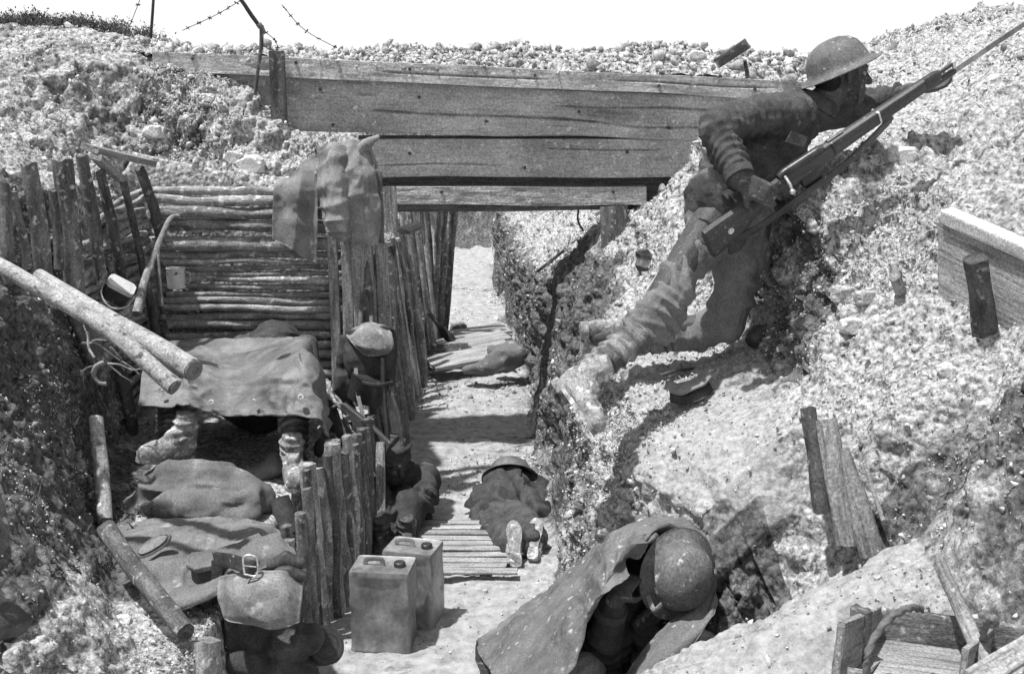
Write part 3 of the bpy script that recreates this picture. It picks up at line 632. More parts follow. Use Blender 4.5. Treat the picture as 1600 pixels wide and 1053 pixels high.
# ================================================================ SIDE WALL on the left: stakes over short logs
sw = thing('stake_revetment', 'left trench side of leaning stakes holding stacked short logs, in perspective', 'revetment', tuple(P(180, 700, 5.4)))
XS_ = -1.93
def onwall(px, py, off=0., lean=.0):
    "the point of the left side wall seen at this place"
    d = ray(px, py); k = (XS_+off)/d.x; p = Vector((0, 0, CAMZ))+d*k; return p
for i, (t, b_, wd) in enumerate([((4, 288), (10, 420), .045), ((46, 255), (68, 432), .065), ((97, 250), (117, 470), .095), ((128, 243), (158, 440), .052), ((157, 268), (190, 440), .046), ((193, 285), (246, 535), .048), ((218, 262), (252, 372), .05), ((112, 470), (146, 560), .09), ((183, 560), (213, 708), .07), ((163, 600), (180, 750), .055), ((267, 455), (286, 532), .045), ((20, 300), (42, 420), .03), ((82, 300), (92, 420), .035)]):
    t_, bb = onwall(*t, .05), onwall(*b_, .05)
    t_ = Vector((t_.x, min(max(t_.y, 3.8), 6.05), t_.z)); 
    sh_ = sweep([bb, bb.lerp(t_, .5)+Vector((.008, 0, 0)), t_], rrect(wd, .038, 5, .008) if i not in (5, 8, 10) else circ(10)*wd*.42, 26, [1, 1.03, .93], up=(1, -.6, 0), amp=.004, fs=16, seed=110+i, endrough=.012)
    part('stake', sh_, M_['stake'], sw)
for i in range(27):
    z = .56+i*.041; y0 = 4.85+.06*rl.random(); 
    if z > 1.5: y0 = 5.3
    y1 = 5.96; r_ = rl.uniform(.013, .021)
    for (ya, yb) in ((y0, 5.3+rl.uniform(-.05, .05)), (5.36+rl.uniform(-.05, .04), y1)):
        if yb-ya < .1: continue
        dz = rl.uniform(-.01, .03)
        part('log', log((XS_-.01+rl.uniform(-.02, .02), ya, z-dz), (XS_-.01+rl.uniform(-.02, .02), yb, z+dz), r_, r_*rl.uniform(.8, 1.1), seed=140+i, m=10, bend=.015), M_['birch' if rl.random() < .45 else 'bark'], sw)
part('cap_board', plank(onwall(140, 232, .02), P(232, 253, 5.75), .09, .03, normal=(.3, 0, 1), seed=31, amp=.004), M_['board'], sw)
part('cap_board', plank(onwall(150, 245, .05), P(188, 280, 5.5), .05, .03, normal=(.3, 0, 1), seed=32, amp=.004), M_['board'], sw)
# ================================================================ CORNER BOARDS of the traverse
cb = thing('board_revetment', 'upright boards closing the corner of the traverse under the hanging garments', 'boards', tuple(P(565, 640, 5.9)))
for i, (x0, x1, y0, y1, Y, wd, mk) in enumerate([(519, 528, 365, 640, 5.93, .055, 'board'), (541, 548, 360, 640, 5.94, .062, 'board'), (560, 578, 262, 640, 5.90, .115, 'board'), (590, 598, 268, 520, 5.99, .05, 'stake'), (596, 606, 380, 640, 5.96, .07, 'board'), (609, 612, 292, 362, 6.1, .075, 'board'), (612, 616, 385, 560, 6.1, .05, 'stake')]):
    part('board', plank(P(x1, y1, Y), P(x0, y0, Y+.02), wd, .03, seed=170+i, amp=.003, m=8, taper=.96), M_[mk], cb)
part('post', log(P(585, 700, 5.86), P(572, 250, 5.97), .035, .033, seed=181), M_['stake'], cb)
# palisade of thin sticks going back under the bridge
pl = thing('palisade', 'row of thin upright sticks lining the left of the trench beyond the bridge', 'palisade', (-.78, 8, 0))
for i in range(46):
    y = 6.35+i*.078; x = -.76+.02*rl.uniform(-1, 1)+(.02 if y > 9 else 0)
    zt = np.interp(y, [6.3, 8, 9.9], [1.16, 1.12, 1.42])+rl.uniform(-.06, .05)
    part('stick', log((x+.07, y, -.05), (x-.08+rl.uniform(-.03, .03), y+rl.uniform(-.06, .10), zt), rl.uniform(.018, .032), rl.uniform(.014, .024), seed=200+i, m=9, n=26, bend=.01), M_['bark' if i % 3 else 'stake'], pl)
for i in range(5):
    part('stick', log((-.70+.02*i, 9.9+.05*i, -.05), (-.60+.03*i, 9.6+.1*i, 1.5), .03, .025, seed=260+i, m=9), M_['stake'], pl)
solo('post', sweep([P(966, 440, 6.42), P(958, 322, 6.46)], rrect(.13, .12, 6), 16, amp=.004, seed=66), M_['stake'], 'thick dark post under the right end of the bridge', 'post')
solo('plank', plank(P(630, 362, 7.0), P(655, 352, 7.15), .10, .025, normal=(0, -.2, 1), seed=67), M_['duck'], 'short pale board lying on the bank in the gap under the bridge at left', 'board')
# ================================================================ STAKE PALISADE in front of the fire step
fp = thing('step_palisade', 'row of rough upright stakes facing the fire step beside the petrol tins', 'palisade', (-.7, 4.7, 0))
for i in range(17):
    f = i/16; y = 3.86+f*.92; rr = rl.uniform(.022, .034); x = np.interp(y, [3.8, 4.8], [-.86, -.66])+rl.uniform(-.012, .012)
    zt = np.interp(y, [3.86, 4.08, 4.16, 4.8], [.50, .53, .72, .66])+rl.uniform(-.05, .04)
    part('stake', log((x, y, -.08), (x-.02+rl.uniform(-.02, .02), y+rl.uniform(-.02, .02), zt), rr, rr*rl.uniform(.75, 1), seed=300+i, m=18, amp=rr*.26, bend=.014, n=60), M_['bark' if i % 3 else 'stake'], fp)
for i in range(10):
    y = 4.85+i*.09; rr = rl.uniform(.024, .034)
    part('stake', log((-.68, y, -.06), (-.71, y, .58+rl.uniform(-.04, .04)), rr, rr*.9, seed=330+i, m=14, amp=rr*.22, n=40), M_['stake'], fp)
# ================================================================ POLES, STICKS, PLANKS
g = 'pale peeled poles resting at upper left'
def pole(px, label, seed, r0, r1, mid=None, mk='birch', name='pole', cat='pole', group=None, m=18, cut=True, knots=0):
    p0, p1 = P(*px[0]), P(*px[1]); geo = log(p0, p1, r0, r1, seed=seed, bend=.006, m=m, amp=r0*.07 if mk == 'birch' else r0*.14, mid=[P(*q) for q in mid] if mid else None)
    if not cut: return solo(name, geo, M_[mk], label, cat, group)
    base = A(tuple(p1)); t = thing(name, label, cat, tuple(base), group); part('stem', geo, M_[mk], t)
    d = (p1-p0).normalized(); part('cut_end', sweep([p1+d*.001, p1+d*.006], circ(m), 3, [r1*.95, r1*.93]), M_['cutwood'], t); return t
pole([(60, 432, 4.1), (302, 578, 3.6)], 'thick pale peeled pole, upper of the three, its sawn end over the sheeted man', 401, .028, .037, group=g)
pole([(-25, 402, 3.7), (272, 604, 3.5)], 'long pale crooked pole starting at the left edge, ending lowest of the three', 402, .026, .029, mid=[(95, 470, 3.62), (165, 512, 3.58), (208, 546, 3.54)], group=g)
pole([(70, 438, 4.0), (285, 584, 3.62)], 'thinnest pale pole lying between the two thicker ones', 403, .013, .016, group=g)
pole([(166, 826, 3.55), (290, 988, 3.10)], 'short dark round log leaning below the folded coat at lower left', 404, .031, .030, mk='stake', name='log', cat='log', cut=False, m=18)
pole([(150, 655, 4.5), (165, 815, 4.15)], 'pale crooked upright post beside the left end of the fire step', 405, .030, .028, mk='bark', name='post', cat='post', cut=False)
pole([(278, 338, 5.6), (214, 490, 5.0)], 'bent branch with a hooked tip leaning on the stake wall', 406, .013, .024, mid=[(264, 345, 5.5), (243, 395, 5.35), (226, 440, 5.15)], mk='bark', name='branch', cat='branch', cut=False)
pole([(246, 392, 5.35), (252, 480, 5.2)], 'short thin stick bound to the hooked branch', 407, .010, .012, mk='stake', name='stick', cat='stick', cut=False)
solo('walking_stick', plank(P(597, 862, 5.15), P(594, 690, 5.3), .045, .018, seed=410), M_['board'], 'narrow flat stick standing upright before the slumped soldier', 'stick')
pole([(840, 424, 8.3), (914, 366, 8.1)], 'thin dark rod lying on the sunlit bank under the bridge', 411, .012, .012, mk='stake', name='rod', cat='rod', cut=False)
pole([(904, 326, 6.9), (912, 362, 6.9)], 'small hooked stick hanging under the bridge near the dark post', 412, .006, .007, mid=[(903, 345, 6.9)], mk='stake', name='hook', cat='hook', cut=False)
# right bank timber
h_ = thing('grey_plank', 'broad weathered plank with bright top edge sticking out of the bank at right edge', 'plank', tuple(P(1540, 500, 3.6)))
a = P(1474, 335, 3.72); b = P(1640, 408, 3.3)
dn = Vector((.10, .06, -1)).normalized()
def quad_board(a, b, drop, th, dirn, n=50, m=26, seed=0):
    V = []; T = []; sec = rrect(1, 1, m, .02); L = (b-a).length; nrm = (b-a).cross(dn).normalized()
    if nrm.y > 0: nrm = -nrm
    for i in range(n):
        f = i/(n-1); top = a.lerp(b, f)
        for x, y in sec:
            p = top+dn*drop*(.5-x)+nrm*(y*th)*-1; V.append(tuple(p)); T.append((f*L, x*drop, y*th))
    V = A(V); T = A(T); mm = len(sec); V[:, 1] += .004*fbm(T*A((3, 26, 3)), 3, seed)
    F = [(i*mm+j, i*mm+(j+1) % mm, (i+1)*mm+(j+1) % mm, (i+1)*mm+j) for i in range(n-1) for j in range(mm)]+[tuple(reversed(range(mm))), tuple(range((n-1)*mm, n*mm))]
    return V, F, T
part('plank', quad_board(a, b, .40, .04, dn), M_['duck'], h_)
part('top_edge_strip', sweep([a+Vector((0, -.03, -.0)), b+Vector((0, -.03, 0))], rrect(.05, .05, 8, .004), 40, up=(0, -.7, 1), amp=.002), M_['chalk'], h_)  # white strip added to stand in for the plank's bright top edge
pole([(1556, 640, 3.60), (1524, 404, 3.42)], 'thick dark stake driven in front of the broad plank at right', 421, .043, .036, mk='stake', name='stake', cat='stake', cut=False, m=20)
pole([(1446, 540, 4.0), (1398, 430, 3.78)], 'short leaning peg poking out of the rubble left of the broad plank', 422, .026, .022, mk='board', name='peg', cat='peg', cut=False)
gs = 'stakes half buried below the shelf'
pole([(1283, 800, 3.32), (1262, 636, 3.4)], 'leftmost short stake buried in the ledge at lower right', 423, .024, .024, mk='stake', name='stake', cat='stake', cut=False, group=gs)
pole([(1322, 850, 3.28), (1290, 655, 3.38)], 'middle and tallest stake buried in the ledge at lower right', 424, .034, .032, mk='board', name='stake', cat='stake', cut=False, group=gs)
pole([(1362, 868, 3.24), (1318, 700, 3.34)], 'rightmost of three buried stakes, split and pointed at its top', 425, .034, .016, mk='board', name='stake', cat='stake', cut=False, group=gs)
pole([(1380, 812, 3.25), (1350, 722, 3.3)], 'thin pale twig behind the pointed buried stake', 426, .007, .006, mk='birch', name='twig', cat='twig', cut=False)
solo('board', plank(P(1120, 100, 6.2), P(1168, 68, 6.1), .055, .03, seed=430), M_['stake'], 'dark piece of board lying on the skyline rubble left of the helmeted sentry', 'board')
pole([(1168, 122, 6.3), (1164, 95, 6.25)], 'tiny dark peg standing below the board on the skyline', 431, .012, .010, mk='stake', name='peg', cat='peg', cut=False)
# iron picket, bent picket and barbed wire against the sky
pole([(234, 92, 6.7), (242, -40, 6.7)], 'thin straight dark picket rising against the sky at left', 441, .009, .008, mk='wire', name='picket', cat='picket', cut=False, m=8)
bp = thing('bent_picket', 'bent dark iron picket leaning over the left end of the bridge', 'picket', tuple(P(400, 150, 6.42)))
part('rod', log(P(409, 46, 6.42), P(372, -6, 6.42), .011, .010, seed=442, m=8), M_['wire'], bp)
part('rod', log(P(398, 150, 6.42), P(409, 40, 6.42), .010, .012, seed=443, m=8, mid=[P(403, 110, 6.42), P(408, 75, 6.42)]), M_['stake'], bp)
part('loop', log(P(404, 38, 6.42), P(414, 52, 6.42), .016, .008, seed=444, m=8), M_['stake'], bp)
def wire(pts, label, barbs, seed, Y=6.7):
    W_ = [P(*p) for p in pts]; t = thing('barbed_wire', label, 'barbed wire', tuple(W_[0]), 'barbed wire strands in the sky')
    C = resample(W_, 60); part('strand', sweep(W_, circ(5)*.0022, 60), M_['wire'], t)
    gsb = []
    for k in range(barbs):
        c = Vector(C[int((k+.5)/barbs*59)])
        for q in range(3):
            d = Vector((rl.uniform(-1, 1), rl.uniform(-.5, .5), rl.uniform(-1, 1))).normalized()*.014; gsb.append(sweep([c-d, c+d], circ(4)*.003, 3))
        V_, F_, T_, N_ = blend(gsb, .0016, 0); part('barb', (V_, F_, T_), M_['wire'], t); gsb = []
wire([(230, -30, 6.9), (205, 35, 6.8), (180, 92, 6.7)], 'barbed wire strand running down left of the straight picket', 5, 1)
wire([(375, 2, 6.5), (335, 25, 6.6), (285, 48, 6.7)], 'barbed wire strand sagging left from the bent picket', 6, 2)
wire([(409, 46, 6.42), (430, 64, 6.4), (434, 80, 6.4)], 'short wire from the bent picket down to the squared peg', 3, 3)
wire([(440, 8, 6.8), (480, 50, 6.9), (560, 92, 7.2)], 'barbed wire strand falling right of the bent picket', 7, 4)
# duckboards
def duck(name, label, x0, x1, y0, y1, n, wd, skew=0.):
    t = thing(name, label, 'duckboard', ((x0+x1)/2, y0, 0), None)
    for i in range(n):
        f = (i+.5)/n; y = y0+(y1-y0)*f; z = max(gz(x0+.2, y), gz((x0+x1)/2, y), gz(x1-.15, y))*.5+.030
        part('slat', plank((x0+rl.uniform(-.02, .02), y-skew+rl.uniform(-.006, .006), z), (x1+rl.uniform(-.03, .03), y+skew+rl.uniform(-.006, .006), z+rl.uniform(-.004, .004)), wd, .012, normal=(0, 0, 1), seed=500+i, amp=.002, n=24), M_['duck'], t)
    for x in (x0+.12, x1-.12):
        part('runner', plank((x, y0+.03, -.012), (x, y1-.03, -.012), .05, .04, normal=(0, 0, 1), seed=520), M_['board'], t)
duck('duckboard', 'pale slatted duckboard on the trench floor between the tins and the lying soldier', -.56, .00, 4.72, 5.38, 10, .050)
t = thing('duckboard', 'far duckboard of wide pale boards crossing the trench floor beyond the bridge', 'duckboard', (-.3, 10, 0))
for i, (ya, yb) in enumerate([(515, 519), (526, 531), (538, 545), (551, 560)]):
    part('slat', plank(P(790, ya-3, 10.2-.45*i), P(694-8*i, yb+9, 9.9-.45*i), .27, .03, normal=(0, -.15, 1), seed=540+i, amp=.002), M_['duck'], t)
# ================================================================ PETROL TINS
def tin(c, ang, label, s=(.225, .165, .335), seed=0):
    Rz = Matrix.Rotation(ang, 4, 'Z'); Mx = Matrix.Translation(c)@Rz; t = thing('petrol_tin', label, 'petrol tin', c, 'petrol tins by the stakes')
    V = []; T = []; sec = rrect(s[0], s[1], 14, .007); m = len(sec); n = 26
    zs = [0, .006, .012, .018]+list(np.linspace(.024, s[2]-.03, n-8))+[s[2]-.022, s[2]-.014, s[2]-.006, s[2]]
    for z in zs:
        k = 1.0
        if z < .004: k = .985
        if .005 < z < .014: k = 1.015
        if s[2]-.024 < z < s[2]-.012: k = 1.012
        if z > s[2]-.003: k = .985
        for x, y in sec:
            V.append((x*k, y*k, z)); T.append((x, y, z))
    V = A(V); T = A(T); q = V*9+seed*5; inn = np.clip(1-np.abs(V[:, 2]/s[2]-.5)*2.1, 0, 1)**.5
    dent = .010*noise(q, seed)+.006*noise(q*2.5, seed+1); C0 = V*A((1, 1, 0)); V += C0/(np.linalg.norm(C0, axis=1)[:, None]+1e-9)*(dent*inn)[:, None]
    # pressed cross panel on the wide faces
    for face in (1, -1):
        on = (V[:, 1]*face > s[1]*.40)&(np.abs(V[:, 0]) < s[0]*.36)&(np.abs(V[:, 2]-s[2]*.5) < s[2]*.38); V[on, 1] -= face*.005
    F = [(i*m+j, i*m+(j+1) % m, (i+1)*m+(j+1) % m, (i+1)*m+j) for i in range(len(zs)-1) for j in range(m)]+[tuple(reversed(range(m)))]
    b = len(V); V = np.vstack([V, V[-m:]*A((.93, .93, 1))-A((0, 0, .004))]); T = np.vstack([T, T[-m:]*.9])
    F += [((len(zs)-1)*m+j, (len(zs)-1)*m+(j+1) % m, b+(j+1) % m, b+j) for j in range(m)]+[tuple(range(b, b+m))]
    part('can_body', xf((V, F, T), Mx), M_['tin'], t)
    part('cap', xf(lathe([(.0, .014), (.02, .014), (.023, .011), (.023, -.004), (0, -.004)], 20), Mx@Matrix.Translation((s[0]*.28, 0, s[2]))), M_['steel'], t)
    part('handle', xf(sweep([(-.07, 0, s[2]-.004), (-.065, 0, s[2]+.018), (-.01, 0, s[2]+.022), (.0, 0, s[2]-.004)], rrect(.006, .018, 3), 24), Mx), M_['tin'], t)
    return t
tin((-.505, 4.14, gz(-.50, 4.12)-.012), R(-6), 'nearer upright square petrol tin with dented front, beside the stakes', s=(.235, .17, .335), seed=1)
tin((-.405, 4.34, gz(-.38, 4.42)-.01), R(-14), 'farther petrol tin, half hidden behind the nearer one', s=(.21, .165, .33), seed=2)
# ================================================================ helpers for figures
def cloth(name, parent, gs, axes, m, vox=.009, amp=.006, f=24, seed=0, smooth=5, label=None, cut=None, rg_=None):
    V, F, T, N = blend(gs, vox, smooth)
    V2 = folds(V, N, axes, amp, f, seed)
    if rg_: V2 = rings(V2, N, rg_, seed)
    if cut is not None:
        keep = cut(V); F = [q for q in F if all(keep[i] for i in q)]
        used = sorted({i for q in F for i in q}); mp = {u: k for k, u in enumerate(used)}; V2 = V2[used]; T = T[used]; F = [tuple(mp[i] for i in q) for q in F]
    return part(name, (V2, F, T), M_[m], parent, label, sharp=None)
def wrap(name, parent, pts, rad, m, turns=9, n=90, k=22, label=None, seed=0):
    "puttee: a limb cover with overlapping spiral bands"
    C = resample(pts, n); r = np.interp(np.linspace(0, 1, n), np.linspace(0, 1, len(rad)), rad)
    V, F, T = sweep(pts, circ(k), n, r, up=(.2, .9, .1), amp=.0)
    q = np.arange(len(V)); i = np.minimum(q//k, n-1); j = q % k
    ph = (i/n*turns+j/k) % 1.0; Cn = C[i]; d = V-Cn; L = np.linalg.norm(d, axis=1)[:, None]+1e-9; ok = q < n*k
    V = V+d/L*((.016*(ph**1.5-.4)+.003*noise(V*24+seed, seed))*ok)[:, None]
    return part(name, (V, F, V.copy()), M_[m], parent, label, sharp=None)
def boot(parent, heel, toe, up, m='mudboot', s=1.12, seed=0, shaft=None, label=None, name='boot'):
    "ankle boot: heel and toe are points on the sole, up points from the sole to the leg"
    heel = Vector(heel); toe = Vector(toe); Mx = frame(heel, toe-heel, up); L = (toe-heel).length
    k = L/.29
    def c(x, y, z): return (x*k, y*k, z*k)
    w_ = k*s; gs = chain([(c(.03, 0, .06), .037*w_), (c(.05, 0, .115), .046*w_), (c(.06, 0, .17), .050*w_)])+chain([(c(.035, 0, .045), .037*w_), (c(.13, 0, .055), .042*w_), (c(.20, .006, .045), .046*w_), (c(.25, .004, .040), .038*w_)])+chain([(c(.055, 0, .11), .044*w_), (c(.13, 0, .085), .036*w_)])
    V, F, T, N = blend(gs, .006*k, 5); V[:, 2] = np.maximum(V[:, 2], .018*k)
    V = V+N*(.0035*fbm(V*28+seed, 3, seed)+.002*(1-2*np.abs(noise(V*A((60, 12, 20))+seed, seed+2)))*(V[:, 0] > .06*k)*(V[:, 0] < .19*k)+.0045*(1-2*np.abs(np.sin(V[:, 2]/k*95+V[:, 0]/k*30)))*(V[:, 2] > .09*k))[:, None]
    b = part(name, xf((V, F, V.copy()), Mx), M_[m], parent, label, sharp=None)
    # sole and heel block
    ol = [(-.012, .0), (-.004, .028), (.03, .036), (.08, .030), (.13, .034), (.19, .046), (.24, .044), (.28, .024), (.291, 0), (.28, -.024), (.24, -.042), (.19, -.042), (.13, -.034), (.08, -.030), (.03, -.036), (-.004, -.028)]
    ol = resample([(x, y, 0) for x, y in ol+[ol[0]]], 49)[:-1]*k
    def slab(o, z0, z1):
        n = len(o); V = np.vstack([o+A((0, 0, z0)), o*A((1, 1.03, 1))+A((0, 0, (z0+z1)/2)), o+A((0, 0, z1))]); F = [(i+a*n, (i+1) % n+a*n, (i+1) % n+(a+1)*n, i+(a+1)*n) for a in (0, 1) for i in range(n)]
        return V, F+[tuple(range(n))[::-1], tuple(range(2*n, 3*n))], V.copy()
    sl_ = slab(ol, .004*k, .022*k)
    part('sole', xf(sl_, Mx), M_[m], b)
    hb = ol.copy(); hb[:, 0] = np.minimum(hb[:, 0], .075*k)
    part('heel', xf(slab(hb*A((1, .97, 1)), -.012*k, .005*k), Mx), M_[m], b)
    gl = [sweep([c(.085+.03*q, -.022, .118-.012*q), c(.085+.03*q, 0, .126-.013*q), c(.085+.03*q, .022, .118-.012*q)], circ(6)*.0028*k, 8) for q in range(3)]
    return b
def hand(wrist, d, palm_n, curl, s=1., thumb=1, spread=.10, curls=None):
    "capsules for one hand: d = direction of the fingers, palm_n = out of the palm, thumb = side sign"
    d = Vector(d).normalized(); n = Vector(palm_n); n = (n-d*n.dot(d)).normalized(); sd = d.cross(n)*thumb; w_ = Vector(wrist); out = []
    for q in (-.028, -.010, .009, .027):
        out.append(capsule(w_+sd*q*.7*s, w_+d*.085*s+sd*q*s, .016*s, .0125*s))
    for i, (q, L) in enumerate(((.029, .068), (.010, .077), (-.009, .071), (-.027, .055))):
        b_ = w_+d*.086*s+sd*q*s; dr = (d+sd*q*spread*20).normalized(); cu = (curls[i] if curls else curl)+.07*i; a = b_
        for j, f in enumerate((.46, .30, .24)):
            ang = cu*(j+.6); dd = dr*math.cos(ang)+n*math.sin(ang); e = a+dd*L*f*s; out.append(capsule(a, e, (.0095-.0011*j)*s, (.0088-.0011*j)*s, 10, 3)); a = e
    tb = w_+d*.028*s+sd*.026*s; e = tb+(d*.55+sd*.75+n*.35).normalized()*.042*s; out.append(capsule(tb, e, .0135*s, .011*s, 10, 3))
    e2 = e+(d*.85+sd*.15+n*(.35+curl*.5)).normalized()*.034*s; out.append(capsule(e, e2, .0105*s, .0085*s, 10, 3)); return out
def head(Mx, s=1.):
    "head in local axes: x = where the face looks, z = crown; origin at the centre of the skull"
    def c(x, y, z): return Mx@Vector((x*s, y*s, z*s))
    r = Mx.to_3x3().to_4x4(); g = [ell(c(-.012, 0, .03), (.092*s, .074*s, .088*s), r), ell(c(.018, 0, -.03), (.066*s, .062*s, .08*s), r), ell(c(.05, 0, -.082), (.034*s, .036*s, .028*s), r)]
    g += [capsule(c(.02, -.05, -.07), c(.06, -.014, -.09), .02*s, .018*s), capsule(c(.02, .05, -.07), c(.06, .014, -.09), .02*s, .018*s)]
    g += [capsule(c(.078, 0, .018), c(.103, 0, -.026), .010*s, .0145*s, 10, 4), ell(c(.097, .012, -.03), (.010*s, .009*s, .008*s), r), ell(c(.097, -.012, -.03), (.010*s, .009*s, .008*s), r)]
    g += [capsule(c(.072, -.035, .028), c(.084, -.008, .024), .0125*s, .0115*s, 10, 4), capsule(c(.072, .035, .028), c(.084, .008, .024), .0125*s, .0115*s, 10, 4)]
    g += [ell(c(.06, -.034, -.018), (.02*s, .02*s, .016*s), r), ell(c(.06, .034, -.018), (.02*s, .02*s, .016*s), r)]
    g += [capsule(c(.078, -.018, -.054), c(.078, .018, -.054), .0085*s, .0085*s, 10, 3), capsule(c(.076, -.015, -.066), c(.076, .015, -.066), .009*s, .009*s, 10, 3)]
    for y in (-1, 1):
        g += [capsule(c(-.008, y*.075, -.032), c(-.014, y*.082, .016), .008*s, .011*s, 8, 3)]
    return g
def eyes(parent, Mx, s=1.):
    for y in (-1, 1):
        q = ell(Mx@Vector((.066*s, y*.030*s, .004*s)), (.011*s,)*3); part('eye', (q[0], q[1], q[0].copy()), M_['tin'], parent)
def brodie(name, parent, Mx, label=None, s=1., solo_=None):
    pr = [(0, .118), (.04, .114), (.075, .100), (.10, .078), (.115, .048), (.121, .018), (.124, .004), (.135, -.003), (.150, -.010), (.160, -.016), (.1625, -.0155), (.1625, -.019), (.150, -.014), (.134, -.007), (.121, .0), (.117, .018), (.110, .048), (.095, .076), (.07, .096), (.035, .109), (0, .112)]
    V, F, T = lathe([(a*s, b*s) for a, b in pr], 56, Mx, (1.04, .94)); V = V+(.0016*fbm(V*22, 2, 3))[:, None]*0.6
    if solo_: return solo(name, (V, F, V.copy()), M_['helmet'], solo_, 'helmet')
    return part(name, (V, F, V.copy()), M_['helmet'], parent, label, sharp=60)

# ================================================================ THE SENTRY on the right bank
def sentry():
    Ypel = 4.33
    t = thing('person', 'standing sentry in steel helmet leaning on the bank and looking out along his rifle', 'person', tuple(P(900, 680, 4.05)))
    pel = P(1125, 325, 4.36); wst = P(1150, 262, 4.38); chest = P(1205, 210, 4.42); upc = P(1245, 182, 4.45)
    hipR = P(1112, 345, 4.28); kneeR = P(1000, 516, 4.10); ankR = P(905, 592, 3.94)
    hipL = P(1165, 345, 4.45); kneeL = P(1132, 505, 4.42); ankL = P(935, 527, 4.46)
    shR = P(1222, 182, 4.28); elR = P(1118, 202, 4.12); wrR = P(1160, 284, 3.985); 
    shL = P(1290, 175, 4.60); elL = P(1375, 160, 4.62); wrL = P(1424, 140, 4.45)
    nk = P(1278, 165, 4.44); hc = P(1318, 118, 4.44)
    hx = (P(1368, 128, 4.47)-P(1318, 122, 4.44)).normalized(); Mh = frame(hc, Vector((hx.x, .10, .03)), (-.12, 0, 1))
    rd = (P(1480, 110, 4.22)-P(1118, 385, 4.02)).normalized()
    body = head(Mh, 1.0)+[capsule(nk, hc+Vector((-.02, 0, -.05)), .060, .056)]
    body += chain([(upc, .10), (chest, .105), (wst, .10), (pel, .105)])+chain([(hipR, .075), (kneeR, .052), (ankR, .038)])+chain([(hipL, .075), (kneeL, .052), (ankL, .038)])
    body += chain([(upc, .07), (shR, .055), (elR, .038), (wrR, .027)])+chain([(upc, .07), (shL, .055), (elL, .038), (wrL, .026)])
    body += hand(wrR, Vector((.80, -.10, -.42)), Vector((-.05, 1, -.1)), .62, 1.08, thumb=-1, curls=[.42, .55, .62, .68])
    body += hand(wrL, Vector((.75, -.25, .10)), Vector((.0, -.35, .95)), .45, 1.05, thumb=1)
    V, F, T, N = blend(body, .0055, 3)
    part('body', (V, F, T), M_['skin'], t, sharp=None); eyes(t, Mh)
    # tunic
    tg = chain([(upc+Vector((0, .02, 0)), .118), (chest, .135), (wst, .125), (pel+Vector((-.01, 0, .02)), .135)])
    tg += [capsule(shR, shL, .078, .078), capsule(P(1195, 190, 4.35), P(1150, 250, 4.32), .10, .10), capsule(P(1215, 232, 4.5), P(1160, 275, 4.5), .12, .11)]
    tg += chain([(shR, .082), (P(1165, 182, 4.18), .074), (elR, .066), (P(1140, 245, 4.07), .058), (P(1155, 273, 4.01), .048)])+chain([(shL, .078), (elL, .058), (P(1402, 148, 4.54), .047)])
    tg += [capsule(nk+Vector((-.01, 0, -.03)), nk+Vector((.012, 0, .0)), .078, .072)]
    tg += [capsule(P(1112, 300, 4.30), P(1140, 370, 4.28), .080, .065), capsule(P(1165, 300, 4.44), P(1165, 372, 4.44), .10, .09)]
    cloth('tunic', t, tg, [(A(shR), A(elR)), (A(elR), A(wrR)), (A(shL), A(elL)), (A(elL), A(wrL)), (A(upc), A(pel))], 'khaki', .0065, .0125, 17, 3, smooth=3, rg_=[(elR, elR-shR, .13, .013, .034), (P(1142, 245, 4.12), wrR-elR, .13, .011, .032), (P(1190, 185, 4.2), shR-elR, .10, .012, .040), (P(1165, 250, 4.3), pel-upc, .16, .012, .05), (elL, wrL-elL, .16, .010, .035)])
    # collar, flap, pocket, belt, cuff
    cm = Matrix.Translation(nk+Vector((0, 0, .005)))@frame((0, 0, 0), Vector((1, 0, -.5)), Vector((.5, 0, 1)))
    part('collar', lathe([(.068, -.02), (.080, -.022), (.076, .018), (.068, .03), (.064, .03), (.066, .0), (.068, -.02)], 30, cm, (1, .95)), M_['khaki'], t)
    part('pocket_flap', patch([[P(1238, 205, 4.18), P(1262, 214, 4.2)], [P(1228, 222, 4.17), P(1256, 232, 4.19)]], 14, 14, .008, seed=4, wr=.002), M_['khaki'], t)
    part('belt', sweep([P(1082, 292, 4.20), P(1112, 272, 4.14), P(1150, 285, 4.16), P(1185, 300, 4.22)], rrect(.05, .006, 4), 30, up=(0, -1, .2), amp=.001), M_['webbing'], t)
    part('cuff', sweep([P(1152, 268, 4.02), P(1157, 279, 4.00)], circ(22)*.054, 8, [1.03, 1.0], amp=.002, fs=30), M_['khaki'], t)
    # breeches
    bg = chain([(pel, .120), (P(1105, 370, 4.29), .098), (P(1070, 420, 4.22), .076), (P(1038, 470, 4.15), .078), (kneeR, .084), (P(990, 530, 4.07), .070)])
    bg += chain([(P(1150, 330, 4.42), .125), (P(1158, 400, 4.42), .10), (P(1146, 460, 4.42), .088), (kneeL, .080), (P(1085, 522, 4.43), .072), (P(1030, 527, 4.44), .06)])
    bg += [capsule(P(1050, 490, 4.17), P(1035, 520, 4.13), .055, .05)]
    cloth('breeches', t, bg, [(A(hipR), A(kneeR)), (A(kneeR), A(ankR)), (A(hipL), A(kneeL)), (A(kneeL), A(ankL))], 'trouser', .007, .0120, 11, 13, smooth=3, rg_=[(P(1020, 510, 4.1), Vector((.6, .1, .75)), .15, .014, .045), (P(1110, 350, 4.25), Vector((.7, 0, .7)), .13, .004, .05), (P(1090, 515, 4.40), Vector((1, 0, .3)), .13, .007, .05), (P(1070, 420, 4.2), Vector((1, 0, .25)), .18, .008, .06)])
